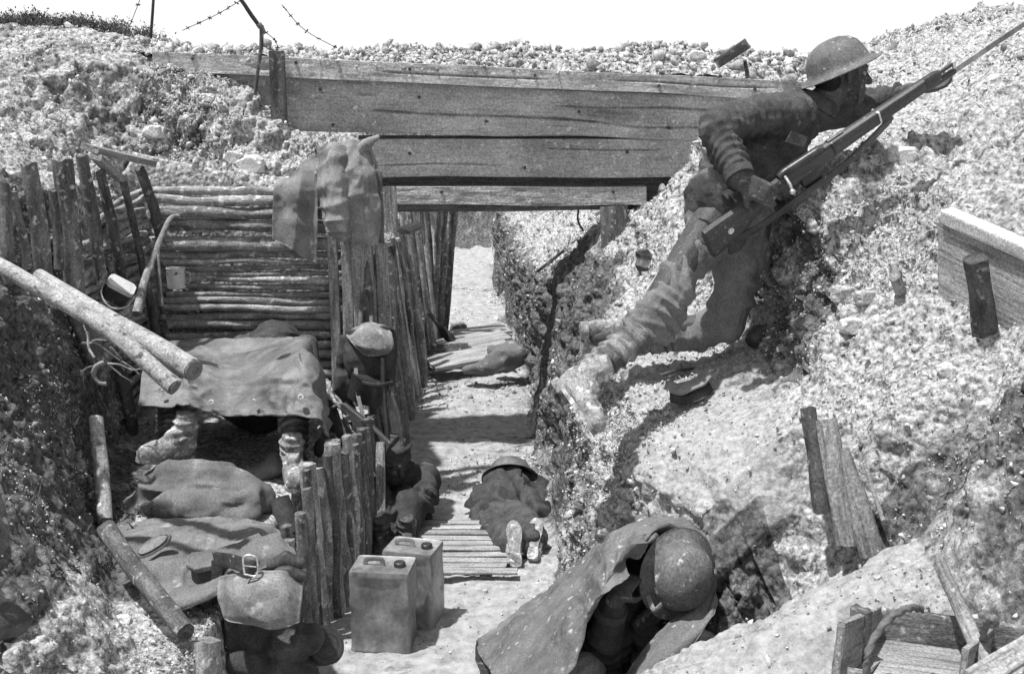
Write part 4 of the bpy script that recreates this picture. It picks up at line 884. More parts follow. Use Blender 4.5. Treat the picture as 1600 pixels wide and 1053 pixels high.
    wrap('puttee', t, [P(1000, 522, 4.08), P(960, 552, 4.02), P(925, 578, 3.97), P(903, 600, 3.93)], [.064, .060, .050, .046], 'puttee', 9, seed=1, label='pale muddy puttee on the foreleg')
    wrap('puttee', t, [P(1050, 525, 4.44), P(1000, 530, 4.46), P(950, 528, 4.46)], [.062, .060, .048], 'darkputtee', 9, seed=2)
    boot(t, P(868, 600, 3.93), P(924, 680, 3.72), Vector((.80, .10, .55)), seed=1, label='chalk-caked boot nearest the viewer')
    boot(t, P(912, 512, 4.44), P(905, 548, 4.66), Vector((1, .0, .1)), seed=2)
    # helmet with chin strap
    Hm = frame(P(1310, 106, 4.44), Vector((.90, .06, .40)), Vector((-.40, .0, .9)))
    brodie('helmet', t, Hm, 'dusty painted steel helmet tilted back', s=.96)
    part('chin_strap', sweep([Hm@Vector((.03, -.095, -.005)), Mh@Vector((.03, -.082, -.03)), Mh@Vector((.035, -.072, -.07)), Mh@Vector((.05, -.03, -.118))], rrect(.010, .003, 3), 20, up=(0, -1, 0)), M_['leather'], t)
    part('hair', (lambda q: (q[0], q[1], q[0].copy()))(ell(Mh@Vector((-.060, 0, -.01)), (.052, .070, .070), Mh.to_3x3().to_4x4())), M_['hair'], t)
    # rifle
    r0 = P(1100, 364, 4.00); r1 = P(1487, 105, 4.20); Lr = (r1-r0).length; k = Lr/1.13
    print('rifle length', Lr)
    up = Vector((-.45, -.45, .75)); Mr = frame(r0, r1-r0, up)
    rf = thing('rifle', 'long rifle with fixed bayonet held along the bank by the sentry', 'rifle', tuple(r0))
    def rsec(xs, hs, zs, wd, n, nm, m, amp=.0006, lab=None):
        V = []; T = []; sec = rrect(1, 1, 5, .22); X = np.linspace(xs[0], xs[-1], n)
        H = np.interp(X, xs, hs); Z = np.interp(X, xs, zs); W = np.interp(X, xs, wd)
        for x, hh, z, w2 in zip(X, H, Z, W):
            for a, b in sec: V.append((x*k, a*w2*k, (z+b*hh)*k))
        V = A(V); mm = len(sec); F = [(i*mm+j, (i+1)*mm+j, (i+1)*mm+(j+1) % mm, i*mm+(j+1) % mm) for i in range(n-1) for j in range(mm)]+[tuple(range(mm)), tuple(reversed(range((n-1)*mm, n*mm)))]
        T = V.copy(); V = V+A((0, 1, 0))*(amp*noise(V*40))[:, None]; F = [q[::-1] for q in F]
        return part(nm, xf((V, F, T), Mr), M_[m], rf, lab)
    st = rsec([0, .01, .10, .22, .29, .34, .38, .5, .7, .9, 1.02], [.118, .122, .108, .072, .046, .050, .060, .056, .048, .044, .042], [-.055, -.055, -.046, -.026, -.010, -.008, -.012, -.010, -.006, -.004, -.002], [.044, .045, .045, .040, .036, .040, .044, .042, .038, .036, .034], 60, 'stock', 'gunwood', lab='dark oiled wooden stock')
    rsec([-.004, .004], [.118, .118], [-.055, -.055], [.044, .044], 3, 'butt_plate', 'steel')
    part('stock_disc', xf(lathe([(0, .024), (.012, .024), (.013, .021), (.013, .018), (0, .018)], 20), Mr@Matrix.Translation((.09*k, 0, -.045*k))@Matrix.Rotation(math.pi/2, 4, 'X')), M_['bright'], st)
    rsec([.34, .36, .52, .55], [.020, .034, .034, .026], [.022, .024, .022, .018], [.026, .032, .032, .028], 16, 'receiver', 'steel')
    rsec([.54, .6, .9, 1.0], [.024, .022, .020, .020], [.020, .020, .019, .018], [.034, .034, .032, .030], 20, 'handguard', 'gunwood')
    rsec([1.0, 1.05, 1.06, 1.075], [.055, .052, .046, .020], [.0, .0, .0, .010], [.036, .034, .034, .02], 12, 'nose_cap', 'steel')
    part('barrel', xf(sweep([(1.06*k, 0, .010*k), (1.13*k, 0, .010*k)], circ(12)*.008*k, 4), Mr), M_['steel'], rf)
    rsec([.42, .43, .50, .51], [.05, .07, .066, .03], [-.05, -.058, -.056, -.045], [.026]*4, 10, 'magazine', 'steel')
    part('trigger_guard', xf(sweep([(.34*k, 0, -.03*k), (.35*k, 0, -.066*k), (.39*k, 0, -.070*k), (.42*k, 0, -.045*k)], rrect(.01, .004, 3), 20, up=(0, 1, 0)), Mr), M_['steel'], rf)
    bo = part('bolt_handle', xf(sweep([(.36*k, -.015*k, .02*k), (.355*k, -.045*k, .0), (.35*k, -.055*k, -.02*k)], circ(8)*.006, 12), Mr), M_['bright'], rf)
    q = ell(Mr@Vector((.35*k, -.057*k, -.026*k)), (.011,)*3); part('knob', (q[0], q[1], q[0].copy()), M_['bright'], bo)
    for x in (.57, .78): 
        part('band', xf(sweep([(x*k, 0, .004), ((x+.007)*k, 0, .004)], rrect(.046*k, .05*k, 5), 3), Mr), M_['bright' if x != .57 else 'steel'], rf)
    part('rear_sight', xf(box((.60*k, 0, .034*k), (.07*k, .016*k, .008*k)), Mr), M_['steel'], rf)
    by = rsec([1.02, 1.04, 1.13, 1.14], [.022, .024, .024, .02], [-.022]*4, [.02]*4, 8, 'bayonet_grip', 'gunwood')
    part('bayonet_guard', xf(sweep([(1.14*k, 0, -.035*k), (1.14*k, 0, .018*k)], rrect(.012, .008, 3), 4, up=(0, 1, 0)), Mr), M_['bright'], rf)
    rsec([1.14, 1.15, 1.50, 1.56, 1.575], [.022, .024, .022, .014, .002], [-.022, -.022, -.022, -.020, -.016], [.008, .009, .007, .005, .001], 24, 'bayonet_blade', 'tin', lab='long pale bayonet blade')
    part('sling', sweep([Mr@Vector(p) for p in ((.10*k, 0, -.11*k), (.22*k, -.01, -.115*k), (.42*k, -.01, -.105*k), (.6*k, -.01, -.095*k), (.80*k, 0, -.055*k), (.84*k, 0, -.03*k))], rrect(.045, .007, 5), 60, up=tuple((Mr.to_3x3()@Vector((0, .9, .4)))), amp=.001), M_['leather'], rf, 'wide leather sling hanging below the stock')
sentry()

# ================================================================ THE SLEEPER under the sheet
def sleeper():
    t = thing('person', 'man asleep under a rubberised sheet on the fire step, only his booted lower legs showing', 'person', tuple(P(350, 745, 4.7)))
    zt = .50
    aR = P(262, 682, 4.68); kR = P(276, 582, 4.98); aL = P(460, 712, 4.62); kL = P(456, 582, 4.95)
    pe = Vector((-1.25, 5.42, .64)); ch = Vector((-1.22, 5.68, .84)); hd = P(418, 552, 5.78)
    Mh = frame(hd, Vector((.2, -.7, -.2)), (0, -.1, 1))
    body = head(Mh, 1)+[capsule(hd+Vector((0, .02, -.06)), ch+Vector((0, 0, .08)), .055, .06)]+chain([(ch, .13), (pe, .13)])+chain([(pe, .09), (kR, .055), (aR, .038)])+chain([(pe, .09), (kL, .055), (aL, .038)])
    sh = ch+Vector((-.17, -.02, .04)); s2 = ch+Vector((.17, -.02, .04))
    for a, x in ((sh, -1), (s2, 1)):
        e = a+Vector((x*.05, -.12, -.20)); w_ = e+Vector((-x*.12, -.18, .02)); body += chain([(ch, .08), (a, .055), (e, .04), (w_, .028)])+hand(w_, (-x*.5, -.8, 0), (0, 0, -1), .3, 1, thumb=x)
    V, F, T, N = blend(body, .008, 4); part('body', (V, F, T), M_['skin'], t, sharp=None)
    cloth('trousers', t, chain([(pe, .15), (kR, .085), (kR+(aR-kR)*.3, .07)])+chain([(pe, .15), (kL, .085), (kL+(aL-kL)*.3, .07)])+[capsule(ch, pe, .16, .16)], [(A(kR), A(aR)), (A(kL), A(aL)), (A(ch), A(pe))], 'darkwool', .011, .008, 18, 5)
    q = ell(hd+Vector((0, 0, .035)), (.135, .12, .085)); part('cap', (q[0], q[1], q[0].copy()), M_['khaki'], t)
    wrap('puttee', t, [kR+(aR-kR)*.35, kR+(aR-kR)*.7, aR], [.062, .056, .047], 'puttee', 8, seed=4)
    wrap('puttee', t, [kL+(aL-kL)*.35, kL+(aL-kL)*.7, aL+Vector((0, 0, -.02))], [.066, .060, .050], 'puttee', 9, seed=5)
    boot(t, P(296, 716, 4.62), P(214, 724, 4.38), Vector((.05, -.15, 1)), seed=6, label='mud-caked boot splayed out to the left')
    boot(t, P(456, 742, 4.62), P(462, 772, 4.36), Vector((0, .1, 1)), seed=7)
    # the sheet
    sr = thing('ground_sheet', 'stiff muddy rubberised sheet with metal eyelets spread over the sleeping man', 'ground sheet', tuple(P(360, 650, 4.8)))
    G = [[P(222, 548, 5.50), P(290, 534, 5.55), P(360, 531, 5.55), P(430, 528, 5.50), P(470, 530, 5.40), P(480, 555, 5.50), P(488, 590, 5.60)],
         [P(226, 552, 5.10), P(300, 556, 5.12), P(365, 562, 5.12), P(430, 548, 5.02), P(478, 545, 4.92), P(492, 575, 5.05), P(500, 620, 5.20)],
         [P(224, 585, 4.80), P(290, 585, 4.74), P(360, 592, 4.86), P(430, 582, 4.74), P(486, 580, 4.68), P(502, 612, 4.83), P(508, 650, 4.98)],
         [P(220, 610, 4.66), P(290, 615, 4.61), P(360, 625, 4.74), P(430, 618, 4.62), P(490, 620, 4.56), P(506, 650, 4.68), P(510, 680, 4.83)],
         [P(216, 634, 4.59), P(285, 634, 4.54), P(355, 652, 4.64), P(430, 650, 4.55), P(496, 658, 4.49), P(505, 690, 4.59), P(502, 715, 4.71)]]
    fo = lambda u, v, X: .012*(1-2*np.abs(np.sin(v*22+u*4)))*np.exp(-((v-.80)/.13)**2)*u-.05*np.exp(-((v-.36)/.20)**2-((u-.30)/.25)**2)+.014*np.exp(-((u-.30-.25*np.abs(v-.3))/.06)**2)*(v < .62)-.010*np.exp(-((u-.62-.3*(v-.5))/.04)**2)+.006*np.sin(u*20+v*8)*(v > .6)
    sh_ = part('cloth', patch(G, 110, 130, .005, fo, seed=3, wr=.013, wf=7, hem=.003), M_['sheet'], sr)
    for px, py, Y, r_ in ((251, 607, 4.61, .011), (330, 628, 4.64, .012), (397, 626, 4.61, .008), (470, 620, 4.52, .013)):
        p = P(px, py, Y-.03); Mx = frame(p, Vector((1, 0, 0)), Vector((0, -1, .35)))
        part('eyelet', lathe([(r_*.35, 0), (r_*.5, .004), (r_, .003), (r_, 0), (r_*.9, -.01), (r_*.35, -.01), (r_*.35, 0)], 18, Mx), M_['bright'], sr)
sleeper()
# ================================================================ SLUMPED SOLDIER against the corner
def slumped():
    t = thing('person', 'dark slumped soldier crouching beside the upright stick, face down between his knees', 'person', (-.6, 5.5, 0))
    hd = P(614, 722, 5.42); Mh = frame(hd, Vector((.55, -.75, -.25)), (.05, -.25, 1)); nk = hd+Vector((-.04, .06, -.08)); pe = Vector((-.62, 5.75, .06)); ch = nk+Vector((-.01, .08, -.12))
    kA = P(600, 800, 5.28); kB = P(640, 790, 5.26); fA = P(600, 852, 5.1); fB = P(632, 850, 5.12)
    shA = nk+Vector((-.15, .03, -.05)); shB = nk+Vector((.17, .02, -.05)); elB = P(664, 778, 5.35); wB = P(632, 838, 5.16); elA = P(595, 780, 5.3); wA = P(606, 838, 5.14)
    body = head(Mh, .95)+[capsule(nk, hd+Vector((0, .02, -.04)), .055, .05)]+chain([(ch, .12), (pe, .12)])+chain([(pe, .08), (kA, .05), (fA, .04)])+chain([(pe, .08), (kB, .05), (fB, .04)])
    body += chain([(ch, .08), (shA, .05), (elA, .04), (wA, .028)])+chain([(ch, .08), (shB, .05), (elB, .04), (wB, .028)])+hand(wB, (-.4, -.5, -.4), (0, .4, -1), .4, 1, thumb=-1)+hand(wA, (.5, -.5, -.3), (0, .4, -1), .4, 1)
    V, F, T, N = blend(body, .0075, 4); part('body', (V, F, T), M_['skin'], t, sharp=None)
    cloth('greatcoat', t, chain([(nk+Vector((0, 0, -.03)), .085), (ch, .15), (pe, .16)])+[capsule(shA, shB, .085, .09)]+chain([(shA, .078), (elA, .062), (wA, .042)])+chain([(shB, .080), (elB, .066), (wB, .044)])+[capsule(P(652, 770, 5.45), P(664, 808, 5.45), .045, .035)],
          [(A(shA), A(elA)), (A(elA), A(wA)), (A(shB), A(elB)), (A(elB), A(wB)), (A(ch), A(pe))], 'darkwool', .008, .017, 14, 8, smooth=3, rg_=[(elB, elB-shB, .10, .006, .04)])
    cloth('trousers', t, chain([(pe, .11), (kA, .075), (fA, .055)])+chain([(pe, .11), (kB, .075), (fB, .055)]), [(A(kA), A(fA)), (A(kB), A(fB))], 'darkwool', .009, .007, 22, 9)
    boot(t, fA+Vector((-.02, .05, -.04)), fA+Vector((0, -.2, -.05)), (0, 0, 1), 'leather', seed=3); boot(t, fB+Vector((0, .05, -.04)), fB+Vector((.05, -.2, -.05)), (0, 0, 1), 'leather', seed=4)
    Mc = frame(hd+Vector((-.01, .01, .035)), Vector((.6, -.75, -.2)), (-.05, -.1, 1))
    cp = part('cap', lathe([(0, .085), (.06, .083), (.098, .070), (.104, .058), (.098, .035), (.098, .01), (.094, .01), (0, .02)], 30, Mc), M_['darkwool'], t)
    part('peak', patch([[Mc@Vector((.06, y, .01)) for y in (-.08, 0, .08)], [Mc@Vector((.115-abs(y)*.5, y, -.004)) for y in (-.07, 0, .07)]], 10, 16, .005), M_['leather'], cp)
slumped()
# ================================================================ SOLDIER LYING on the trench floor
def lying():
    t = thing('person', 'soldier lying curled on the trench floor, boot soles toward the viewer', 'person', (.0, 5.6, 0))
    hd = P(797, 752, 6.15); Mh = frame(hd, Vector((.2, .5, .8)), (0, 1, -.3)); ch = P(795, 778, 5.95); pe = P(775, 806, 5.65)
    kA = P(772, 828, 5.35); kB = P(815, 812, 5.42); aA = P(803, 848, 5.02); aB = P(834, 840, 5.08); shA = P(752, 790, 5.95); shB = P(838, 775, 5.95); elA = P(738, 815, 5.7); elB = P(850, 795, 5.75); wA = P(765, 828, 5.5); wB = P(842, 810, 5.55)
    body = head(Mh, .95)+[capsule(hd+Vector((0, -.05, 0)), ch, .055, .08)]+chain([(ch, .11), (pe, .11)])+chain([(pe, .08), (kA, .06), (aA, .04)])+chain([(pe, .08), (kB, .06), (aB, .04)])
    body += chain([(ch, .07), (shA, .05), (elA, .04), (wA, .03)])+chain([(ch, .07), (shB, .05), (elB, .04), (wB, .03)])+hand(wA, (.8, -.4, 0), (0, 0, -1), .3)+hand(wB, (-.8, -.4, 0), (0, 0, -1), .3)
    V, F, T, N = blend(body, .0075, 4); part('body', (V, F, T), M_['skin'], t, sharp=None)
    cloth('greatcoat', t, [capsule(shA, shB, .105, .10)]+chain([(ch, .17), (pe, .17), (P(768, 822, 5.5), .13)])+chain([(shA, .09), (elA, .085), (wA, .05)])+chain([(shB, .085), (elB, .07), (wB, .045)])+[capsule(P(740, 812, 5.75), P(760, 838, 5.45), .06, .05), capsule(P(800, 790, 5.85), P(835, 805, 5.6), .13, .10)],
          [(A(shA), A(elA)), (A(shB), A(elB)), (A(ch), A(pe))], 'darkwool', .008, .020, 12, 15, smooth=3, rg_=[(pe, Vector((1, .3, 0)), .30, .02, .09), (ch, Vector((.3, 1, 0)), .25, .015, .08)])
    cloth('trousers', t, chain([(pe, .12), (kA, .09), (aA, .07)])+chain([(pe, .12), (kB, .085), (aB, .065)]), [(A(kA), A(aA)), (A(kB), A(aB))], 'khaki', .008, .014, 14, 16, smooth=3)
    boot(t, P(806, 884, 4.86), P(802, 812, 5.04), Vector((-.1, 1, -.3)), seed=8, label='pale boot sole turned to the viewer')
    boot(t, P(832, 872, 4.95), P(838, 808, 5.12), Vector((.15, 1, -.3)), seed=9)
    brodie('helmet', t, frame(P(797, 744, 6.02), Vector((1, 0, 0)), Vector((0, .80, .6))), 'dark steel helmet seen into its hollow rim', s=.95)
lying()
# ================================================================ CAPED SOLDIER in the foreground
def caped():
    t = thing('person', 'foreground soldier slumped under a muddy cape, helmet bowed low, hand at his face', 'person', tuple(P(880, 1040, 3.6)))
    hc = P(1040, 915, 3.52); Mh = frame(hc, Vector((-.10, -.55, -.80)), (.55, -.55, .35)); nk = P(1000, 900, 3.66); ch = P(960, 935, 3.80); pe = P(880, 1030, 3.92); sh = P(975, 925, 3.58); s2 = P(1040, 940, 3.85)
    el = P(935, 1050, 3.44); wr = P(958, 938, 3.36); e2 = P(1050, 1050, 3.7); w2 = P(1010, 990, 3.5)
    kn = P(905, 1062, 3.30); kn2 = P(1000, 1080, 3.5); f1 = P(960, 1180, 3.2); f2 = P(1040, 1190, 3.4)
    body = head(Mh, 1)+[capsule(hc+(nk-hc)*.3, nk, .055, .06)]+chain([(nk, .08), (ch, .12), (pe, .13)])+chain([(ch, .08), (sh, .055), (el, .042), (wr, .028)])+chain([(ch, .08), (s2, .055), (e2, .042), (w2, .028)])+chain([(pe, .09), (kn, .06), (f1, .045)])+chain([(pe, .09), (kn2, .06), (f2, .045)])
    body += hand(wr, P(990, 894, 3.44)-P(958, 938, 3.36), Vector((.5, .8, .1)), .38, .95, thumb=-1)+hand(w2, (-.2, -.3, .6), (.2, -.5, 0), .5, 1)
    V, F, T, N = blend(body, .006, 3); part('body', (V, F, T), M_['skin'], t, sharp=None)
    cloth('tunic', t, chain([(nk+(ch-nk)*.3, .10), (ch, .15), (pe, .16)])+[capsule(sh, s2, .085, .085)]+chain([(sh, .08), ((sh+el)/2, .078), (el, .074), ((el+wr)/2, .062), (wr+(el-wr)*.12, .048)])+chain([(s2, .08), (e2, .07), (w2, .05)])+[capsule(P(1000, 960, 3.62), P(965, 1040, 3.6), .10, .10)],
          [(A(sh), A(el)), (A(el), A(wr)), (A(ch), A(pe))], 'darkwool', .0075, .014, 18, 18, smooth=3, rg_=[(el, wr-el, .2, .012, .04)])
    part('cuff', sweep([wr+(el-wr)*.2, wr+(el-wr)*.10], circ(22)*.053, 8, [1, 1.04], amp=.002), M_['khaki'], t)
    cloth('trousers', t, chain([(pe, .13), (kn, .088), (f1, .06)])+chain([(pe, .13), (kn2, .09), (f2, .06)]), [(A(kn), A(f1)), (A(pe), A(kn))], 'trouser', .009, .008, 20, 19)
    boot(t, f1+Vector((0, .05, -.05)), f1+Vector((.03, -.22, -.05)), (0, 0, 1), seed=10); boot(t, f2+Vector((0, .05, -.05)), f2+Vector((.03, -.22, -.05)), (0, 0, 1), seed=11)
    Hm = frame(P(1062, 898, 3.47), Vector((-.3, -.25, -.9)), Vector((.42, -.84, .30)))
    brodie('helmet', t, Hm, 'speckled steel helmet bowed toward the viewer', s=.92)
    part('chin_strap', sweep([P(1012, 930, 3.42), P(1022, 952, 3.38), P(1034, 944, 3.40)], rrect(.016, .005, 3), 16, up=(0, -1, 0)), M_['webbing'], t)
    # cape
    cp = thing('cape', 'large muddy waterproof cape spread from the bowed soldier down to the trench floor', 'cape', tuple(P(800, 1040, 3.5)))
    G = [[P(752, 1010, 3.95), P(830, 935, 4.12), P(905, 868, 4.10), P(985, 806, 3.95), P(1050, 808, 3.78), P(1098, 832, 3.62), P(1114, 880, 3.52)],
         [P(752, 1028, 3.75), P(830, 962, 3.78), P(900, 900, 3.78), P(965, 845, 3.68), P(1015, 828, 3.58), P(1060, 822, 3.60), P(1112, 880, 3.62)],
         [P(768, 1048, 3.55), P(838, 1000, 3.50), P(895, 945, 3.50), P(938, 893, 3.46), P(972, 862, 3.44), P(1010, 838, 3.48), P(1060, 850, 3.66)],
         [P(790, 1080, 3.38), P(840, 1045, 3.30), P(885, 1000, 3.28), P(915, 950, 3.28), P(945, 900, 3.28), P(972, 874, 3.32), P(1004, 860, 3.40)],
         [P(830, 1130, 3.26), P(862, 1100, 3.18), P(888, 1050, 3.16), P(912, 1000, 3.19), P(930, 958, 3.20), P(950, 918, 3.25), P(976, 896, 3.32)]]
    fo = lambda u, v, X: .024*(1-2.2*np.abs(np.sin(u*8.5+v*1.5+.8*np.sin(v*5))))*np.clip(v*1.8-.5, 0, 1)*np.clip(u*2, 0, 1)+.008*(1-2*np.abs(np.sin(u*5-v*9)))*(1-v)+.010*np.exp(-((v-.58-.15*u)/.03)**2)-.012*np.exp(-((v-.72)/.03)**2)*(u > .2)
    part('cloth', patch(G, 130, 150, .004, fo, seed=9, wr=.012, wf=7, hem=.005), M_['cape'], cp)
    G2 = [[P(1112, 890, 3.50), P(1122, 915, 3.46), P(1118, 950, 3.42)], [P(1068, 955, 3.44), P(1095, 962, 3.38), P(1105, 975, 3.36)], [P(1010, 1010, 3.36), P(1040, 1020, 3.28), P(1062, 1030, 3.30)], [P(955, 1080, 3.28), P(990, 1090, 3.2), P(1020, 1100, 3.22)]]
    part('cape_edge', patch(G2, 70, 40, .006, lambda u, v, X: .010*np.sin(v*9), seed=12, wr=.006, hem=.006), M_['cape'], cp, 'stiff grey edge of the cape falling to the right of the helmet')
    part('turned_corner', patch([[P(744, 1000, 3.93), P(752, 1012, 3.94), P(762, 1022, 3.95)], [P(744, 1030, 3.78), P(760, 1035, 3.80), P(782, 1040, 3.82)], [P(752, 1060, 3.62), P(778, 1062, 3.64), P(812, 1064, 3.66)]], 30, 20, .004, seed=14), M_['leather'], cp, 'dark turned-up corner of the cape')
caped()
# ================================================================ HANGING CLOTHES on the corner boards
hg = thing('hanging_jacket', 'worn woollen jacket with a drooping sleeve hung on the corner boards below the bridge', 'jacket', tuple(P(540, 380, 5.8)))
G = [[P(500, 232, 5.92), P(528, 222, 5.84), P(555, 218, 5.80), P(572, 226, 5.80)], [P(494, 270, 5.88), P(522, 262, 5.78), P(560, 258, 5.74), P(584, 268, 5.78)], [P(498, 310, 5.86), P(525, 305, 5.76), P(566, 305, 5.72), P(592, 312, 5.78)], [P(506, 345, 5.86), P(530, 345, 5.76), P(566, 345, 5.74), P(594, 352, 5.78)], [P(512, 368, 5.86), P(534, 376, 5.79), P(560, 378, 5.78), P(590, 384, 5.80)]]
part('back_panel', patch(G, 80, 60, .006, lambda u, v, X: .010*(1-2*np.abs(np.sin(v*6+u*1.2)))+.006*(1-2*np.abs(np.sin(v*11-u*3))), seed=21, wr=.010, wf=8, hem=.003), M_['wornwool'], hg)
G = [[P(500, 240, 5.88), P(515, 228, 5.80), P(532, 226, 5.77), P(546, 230, 5.80)], [P(496, 275, 5.84), P(512, 270, 5.72), P(532, 272, 5.70), P(547, 275, 5.78)], [P(500, 318, 5.82), P(514, 320, 5.68), P(534, 322, 5.66), P(548, 322, 5.76)], [P(506, 345, 5.82), P(518, 350, 5.68), P(536, 354, 5.66), P(550, 352, 5.76)], [P(508, 362, 5.84), P(522, 372, 5.72), P(538, 374, 5.70), P(550, 368, 5.78)]]
part('sleeve', patch(G, 70, 40, .008, lambda u, v, X: .006*(1-2*np.abs(np.sin(u*17+v*2)))+.006*(1-2*np.abs(np.sin(v*6+u*2))), seed=31, wr=.007, wf=10, hem=.004), M_['wornwool'], hg)
V, F, T, N = blend(chain([(P(558, 240, 5.80), .025), (P(572, 226, 5.78), .030), (P(590, 215, 5.76), .014)])+chain([(P(578, 232, 5.8), .015), (P(588, 262, 5.8), .012)]), .006, 5)
V = folds(V, N, [(A(P(560, 235, 5.8)), A(P(588, 216, 5.76)))], .004, 20, 33); part('collar', (V, F, T), M_['wornwool'], hg, 'collar bunched over the board tops', sharp=None)
hs = thing('hanging_sack', 'grey empty sack hung by two corners over the top logs, left of the jacket', 'sack', tuple(P(460, 400, 5.88)))
G = [[P(436, 284, 5.98), P(458, 272, 5.97), P(478, 250, 6.0), P(492, 238, 6.0)], [P(430, 292, 5.90), P(455, 288, 5.88), P(478, 285, 5.90), P(497, 280, 5.93)], [P(427, 335, 5.89), P(450, 335, 5.86), P(476, 335, 5.88), P(496, 335, 5.9)], [P(426, 372, 5.89), P(450, 380, 5.86), P(474, 388, 5.87), P(495, 392, 5.9)], [P(428, 376, 5.89), P(448, 384, 5.86), P(472, 402, 5.87), P(494, 412, 5.9)]]
part('cloth', patch(G, 80, 50, .005, lambda u, v, X: .010*(1-2*np.abs(np.sin(v*5.5+u*.8))), seed=23, wr=.007, wf=8, hem=.003), M_['wornwool'], hs)
# ================================================================ MUG, MESS TIN
mg = thing('tin_mug', 'bright dented tin mug hung on a stake at the left end of the log wall', 'mug', tuple(P(277, 450, 5.7)))
c0 = P(276, 450, 5.72); part('cup', lathe([(.0, 0), (.044, 0), (.046, .004), (.046, .10), (.048, .104), (.044, .104), (.043, .006), (0, .006)], 32, Matrix.Translation(c0)), M_['enamel'], mg)
part('handle', sweep([c0+Vector((.045, -.005, .085)), c0+Vector((.075, -.01, .075)), c0+Vector((.07, -.01, .03)), c0+Vector((.045, -.005, .02))], circ(8)*.005, 20), M_['tin'], mg)
mt = thing('mess_tin', 'pale lidded mess tin with a wire handle hung among the stakes at left', 'mess tin', tuple(P(190, 460, 5.1)))
Rz = frame(P(186, 452, 5.15), Vector((.8, .3, -.55)), Vector((.5, -.4, .9)))
part('can', xf(sweep([(0, 0, -.06), (0, 0, .015)], rrect(.125, .08, 8, .015), 10, up=(0, 1, 0), amp=.001), Rz), M_['leather'], mt)
part('lid', xf(sweep([(0, 0, .016), (0, 0, .036)], rrect(.13, .085, 8, .015), 6, [1, .97], up=(0, 1, 0)), Rz), M_['enamel'], mt)
part('handle', xf(sweep([(-.075, 0, .0), (-.06, -.07, -.02), (.0, -.11, -.03), (.06, -.07, -.02), (.075, 0, .0)], circ(8)*.005, 34), Rz), M_['bright'], mt)
# tangle of twigs and wire
tg_ = []
for i in range(9):
    a = P(rl.uniform(110, 180), rl.uniform(535, 585), rl.uniform(4.25, 4.5)); b_ = a+Vector((rl.uniform(-.15, .25), rl.uniform(-.15, .1), rl.uniform(-.16, .16)))
    tg_.append(log(a, b_, .0055, .003, seed=600+i, m=6, bend=.09, n=14))
V, F, T = join(tg_); solo('brushwood', (V, F, T), M_['bark'], None, None, kind='stuff')
hk = solo('wire_hook', sweep([P(162, 566, 4.3), P(150, 572, 4.28), P(146, 586, 4.28), P(155, 598, 4.28), P(166, 600, 4.28)], circ(9)*.009, 30), M_['webbing'], 'pale curved metal hook caught in the brushwood below the long poles', 'hook')
# ================================================================ CLOTH HEAPS on the fire step
def zs(x, y, dz=0.): return Vector((x, y, gz(x, y)+dz))
sk = thing('sandbag', 'soft folded empty sandbag lying on the fire step in front of the sleeper', 'sandbag', (-1.3, 4.3, .5))
V, F, T, N = blend(chain([(P(222, 792, 4.35), .075), (P(270, 765, 4.38), .10), (P(330, 762, 4.35), .095), (P(388, 778, 4.35), .075)])+chain([(P(225, 800, 4.25), .05), (P(300, 795, 4.22), .065), (P(380, 792, 4.24), .06), (P(405, 780, 4.35), .05)])+chain([(P(292, 752, 4.5), .06), (P(350, 752, 4.5), .06)]), .008, 10)
V = V+N*(.022*np.clip(1-3*np.abs(noise(V*A((3.5, 9, 13))+3, 5)), -1, 1)+.008*np.clip(1-3*np.abs(noise(V*A((9, 14, 22))+3, 6)), -1, 1)+.004*fbm(V*20, 3, 2))[:, None]
for (px, py, Y, r_, d_) in ((372, 785, 4.2, .045, .045), (330, 787, 4.2, .02, .02)):
    q = A(P(px, py, Y)); dd = np.linalg.norm((V-q)*A((1, 1, 1.5)), axis=1); V = V-N*(d_*np.exp(-(dd/r_)**2))[:, None]
part('bag', (V, F, T), M_['sack'], sk, sharp=None)
cl = thing('folded_coat', 'spread grey coat with a pale buttoned tab hanging over the edge of the fire step', 'coat', (-1.2, 3.9, .5))
G = [[P(172, 830, 4.05), P(235, 815, 4.10), P(300, 812, 4.12), P(360, 812, 4.10), P(410, 818, 4.10), P(432, 832, 4.10)],
     [P(182, 850, 3.85), P(240, 838, 3.86), P(300, 838, 3.88), P(362, 838, 3.86), P(412, 832, 3.80), P(442, 848, 3.90)],
     [P(205, 880, 3.68), P(248, 872, 3.67), P(305, 868, 3.70), P(365, 862, 3.68), P(418, 852, 3.65), P(450, 868, 3.75)],
     [P(228, 908, 3.54), P(258, 905, 3.50), P(308, 900, 3.54), P(362, 885, 3.52), P(420, 872, 3.52), P(458, 892, 3.60)],
     [P(255, 935, 3.44), P(280, 940, 3.36), P(315, 928, 3.38), P(358, 905, 3.40), P(420, 900, 3.42), P(462, 925, 3.50)],
     [P(268, 955, 3.42), P(285, 952, 3.35), P(318, 940, 3.36), P(360, 925, 3.38), P(420, 930, 3.40), P(464, 950, 3.48)]]
fo = lambda u, v, X: .020*np.exp(-((u-.45-.25*v)/.05)**2)*(v < .8)-.016*np.exp(-((u-.55-.22*v)/.03)**2)+.02*np.exp(-((v-.72)/.12)**2-((u-.35)/.2)**2)
part('cloth', patch(G, 130, 120, .014, fo, seed=25, wr=.011, wf=7, hem=.004), M_['sack'], cl)
part('flap', patch([[P(300, 868, 3.60), P(360, 852, 3.60), P(405, 835, 3.62)], [P(290, 882, 3.52), P(362, 868, 3.52), P(428, 856, 3.52)], [P(304, 892, 3.48), P(370, 880, 3.48), P(440, 874, 3.50)]], 40, 60, .014, seed=27, wr=.007, hem=.005), M_['sack'], cl)
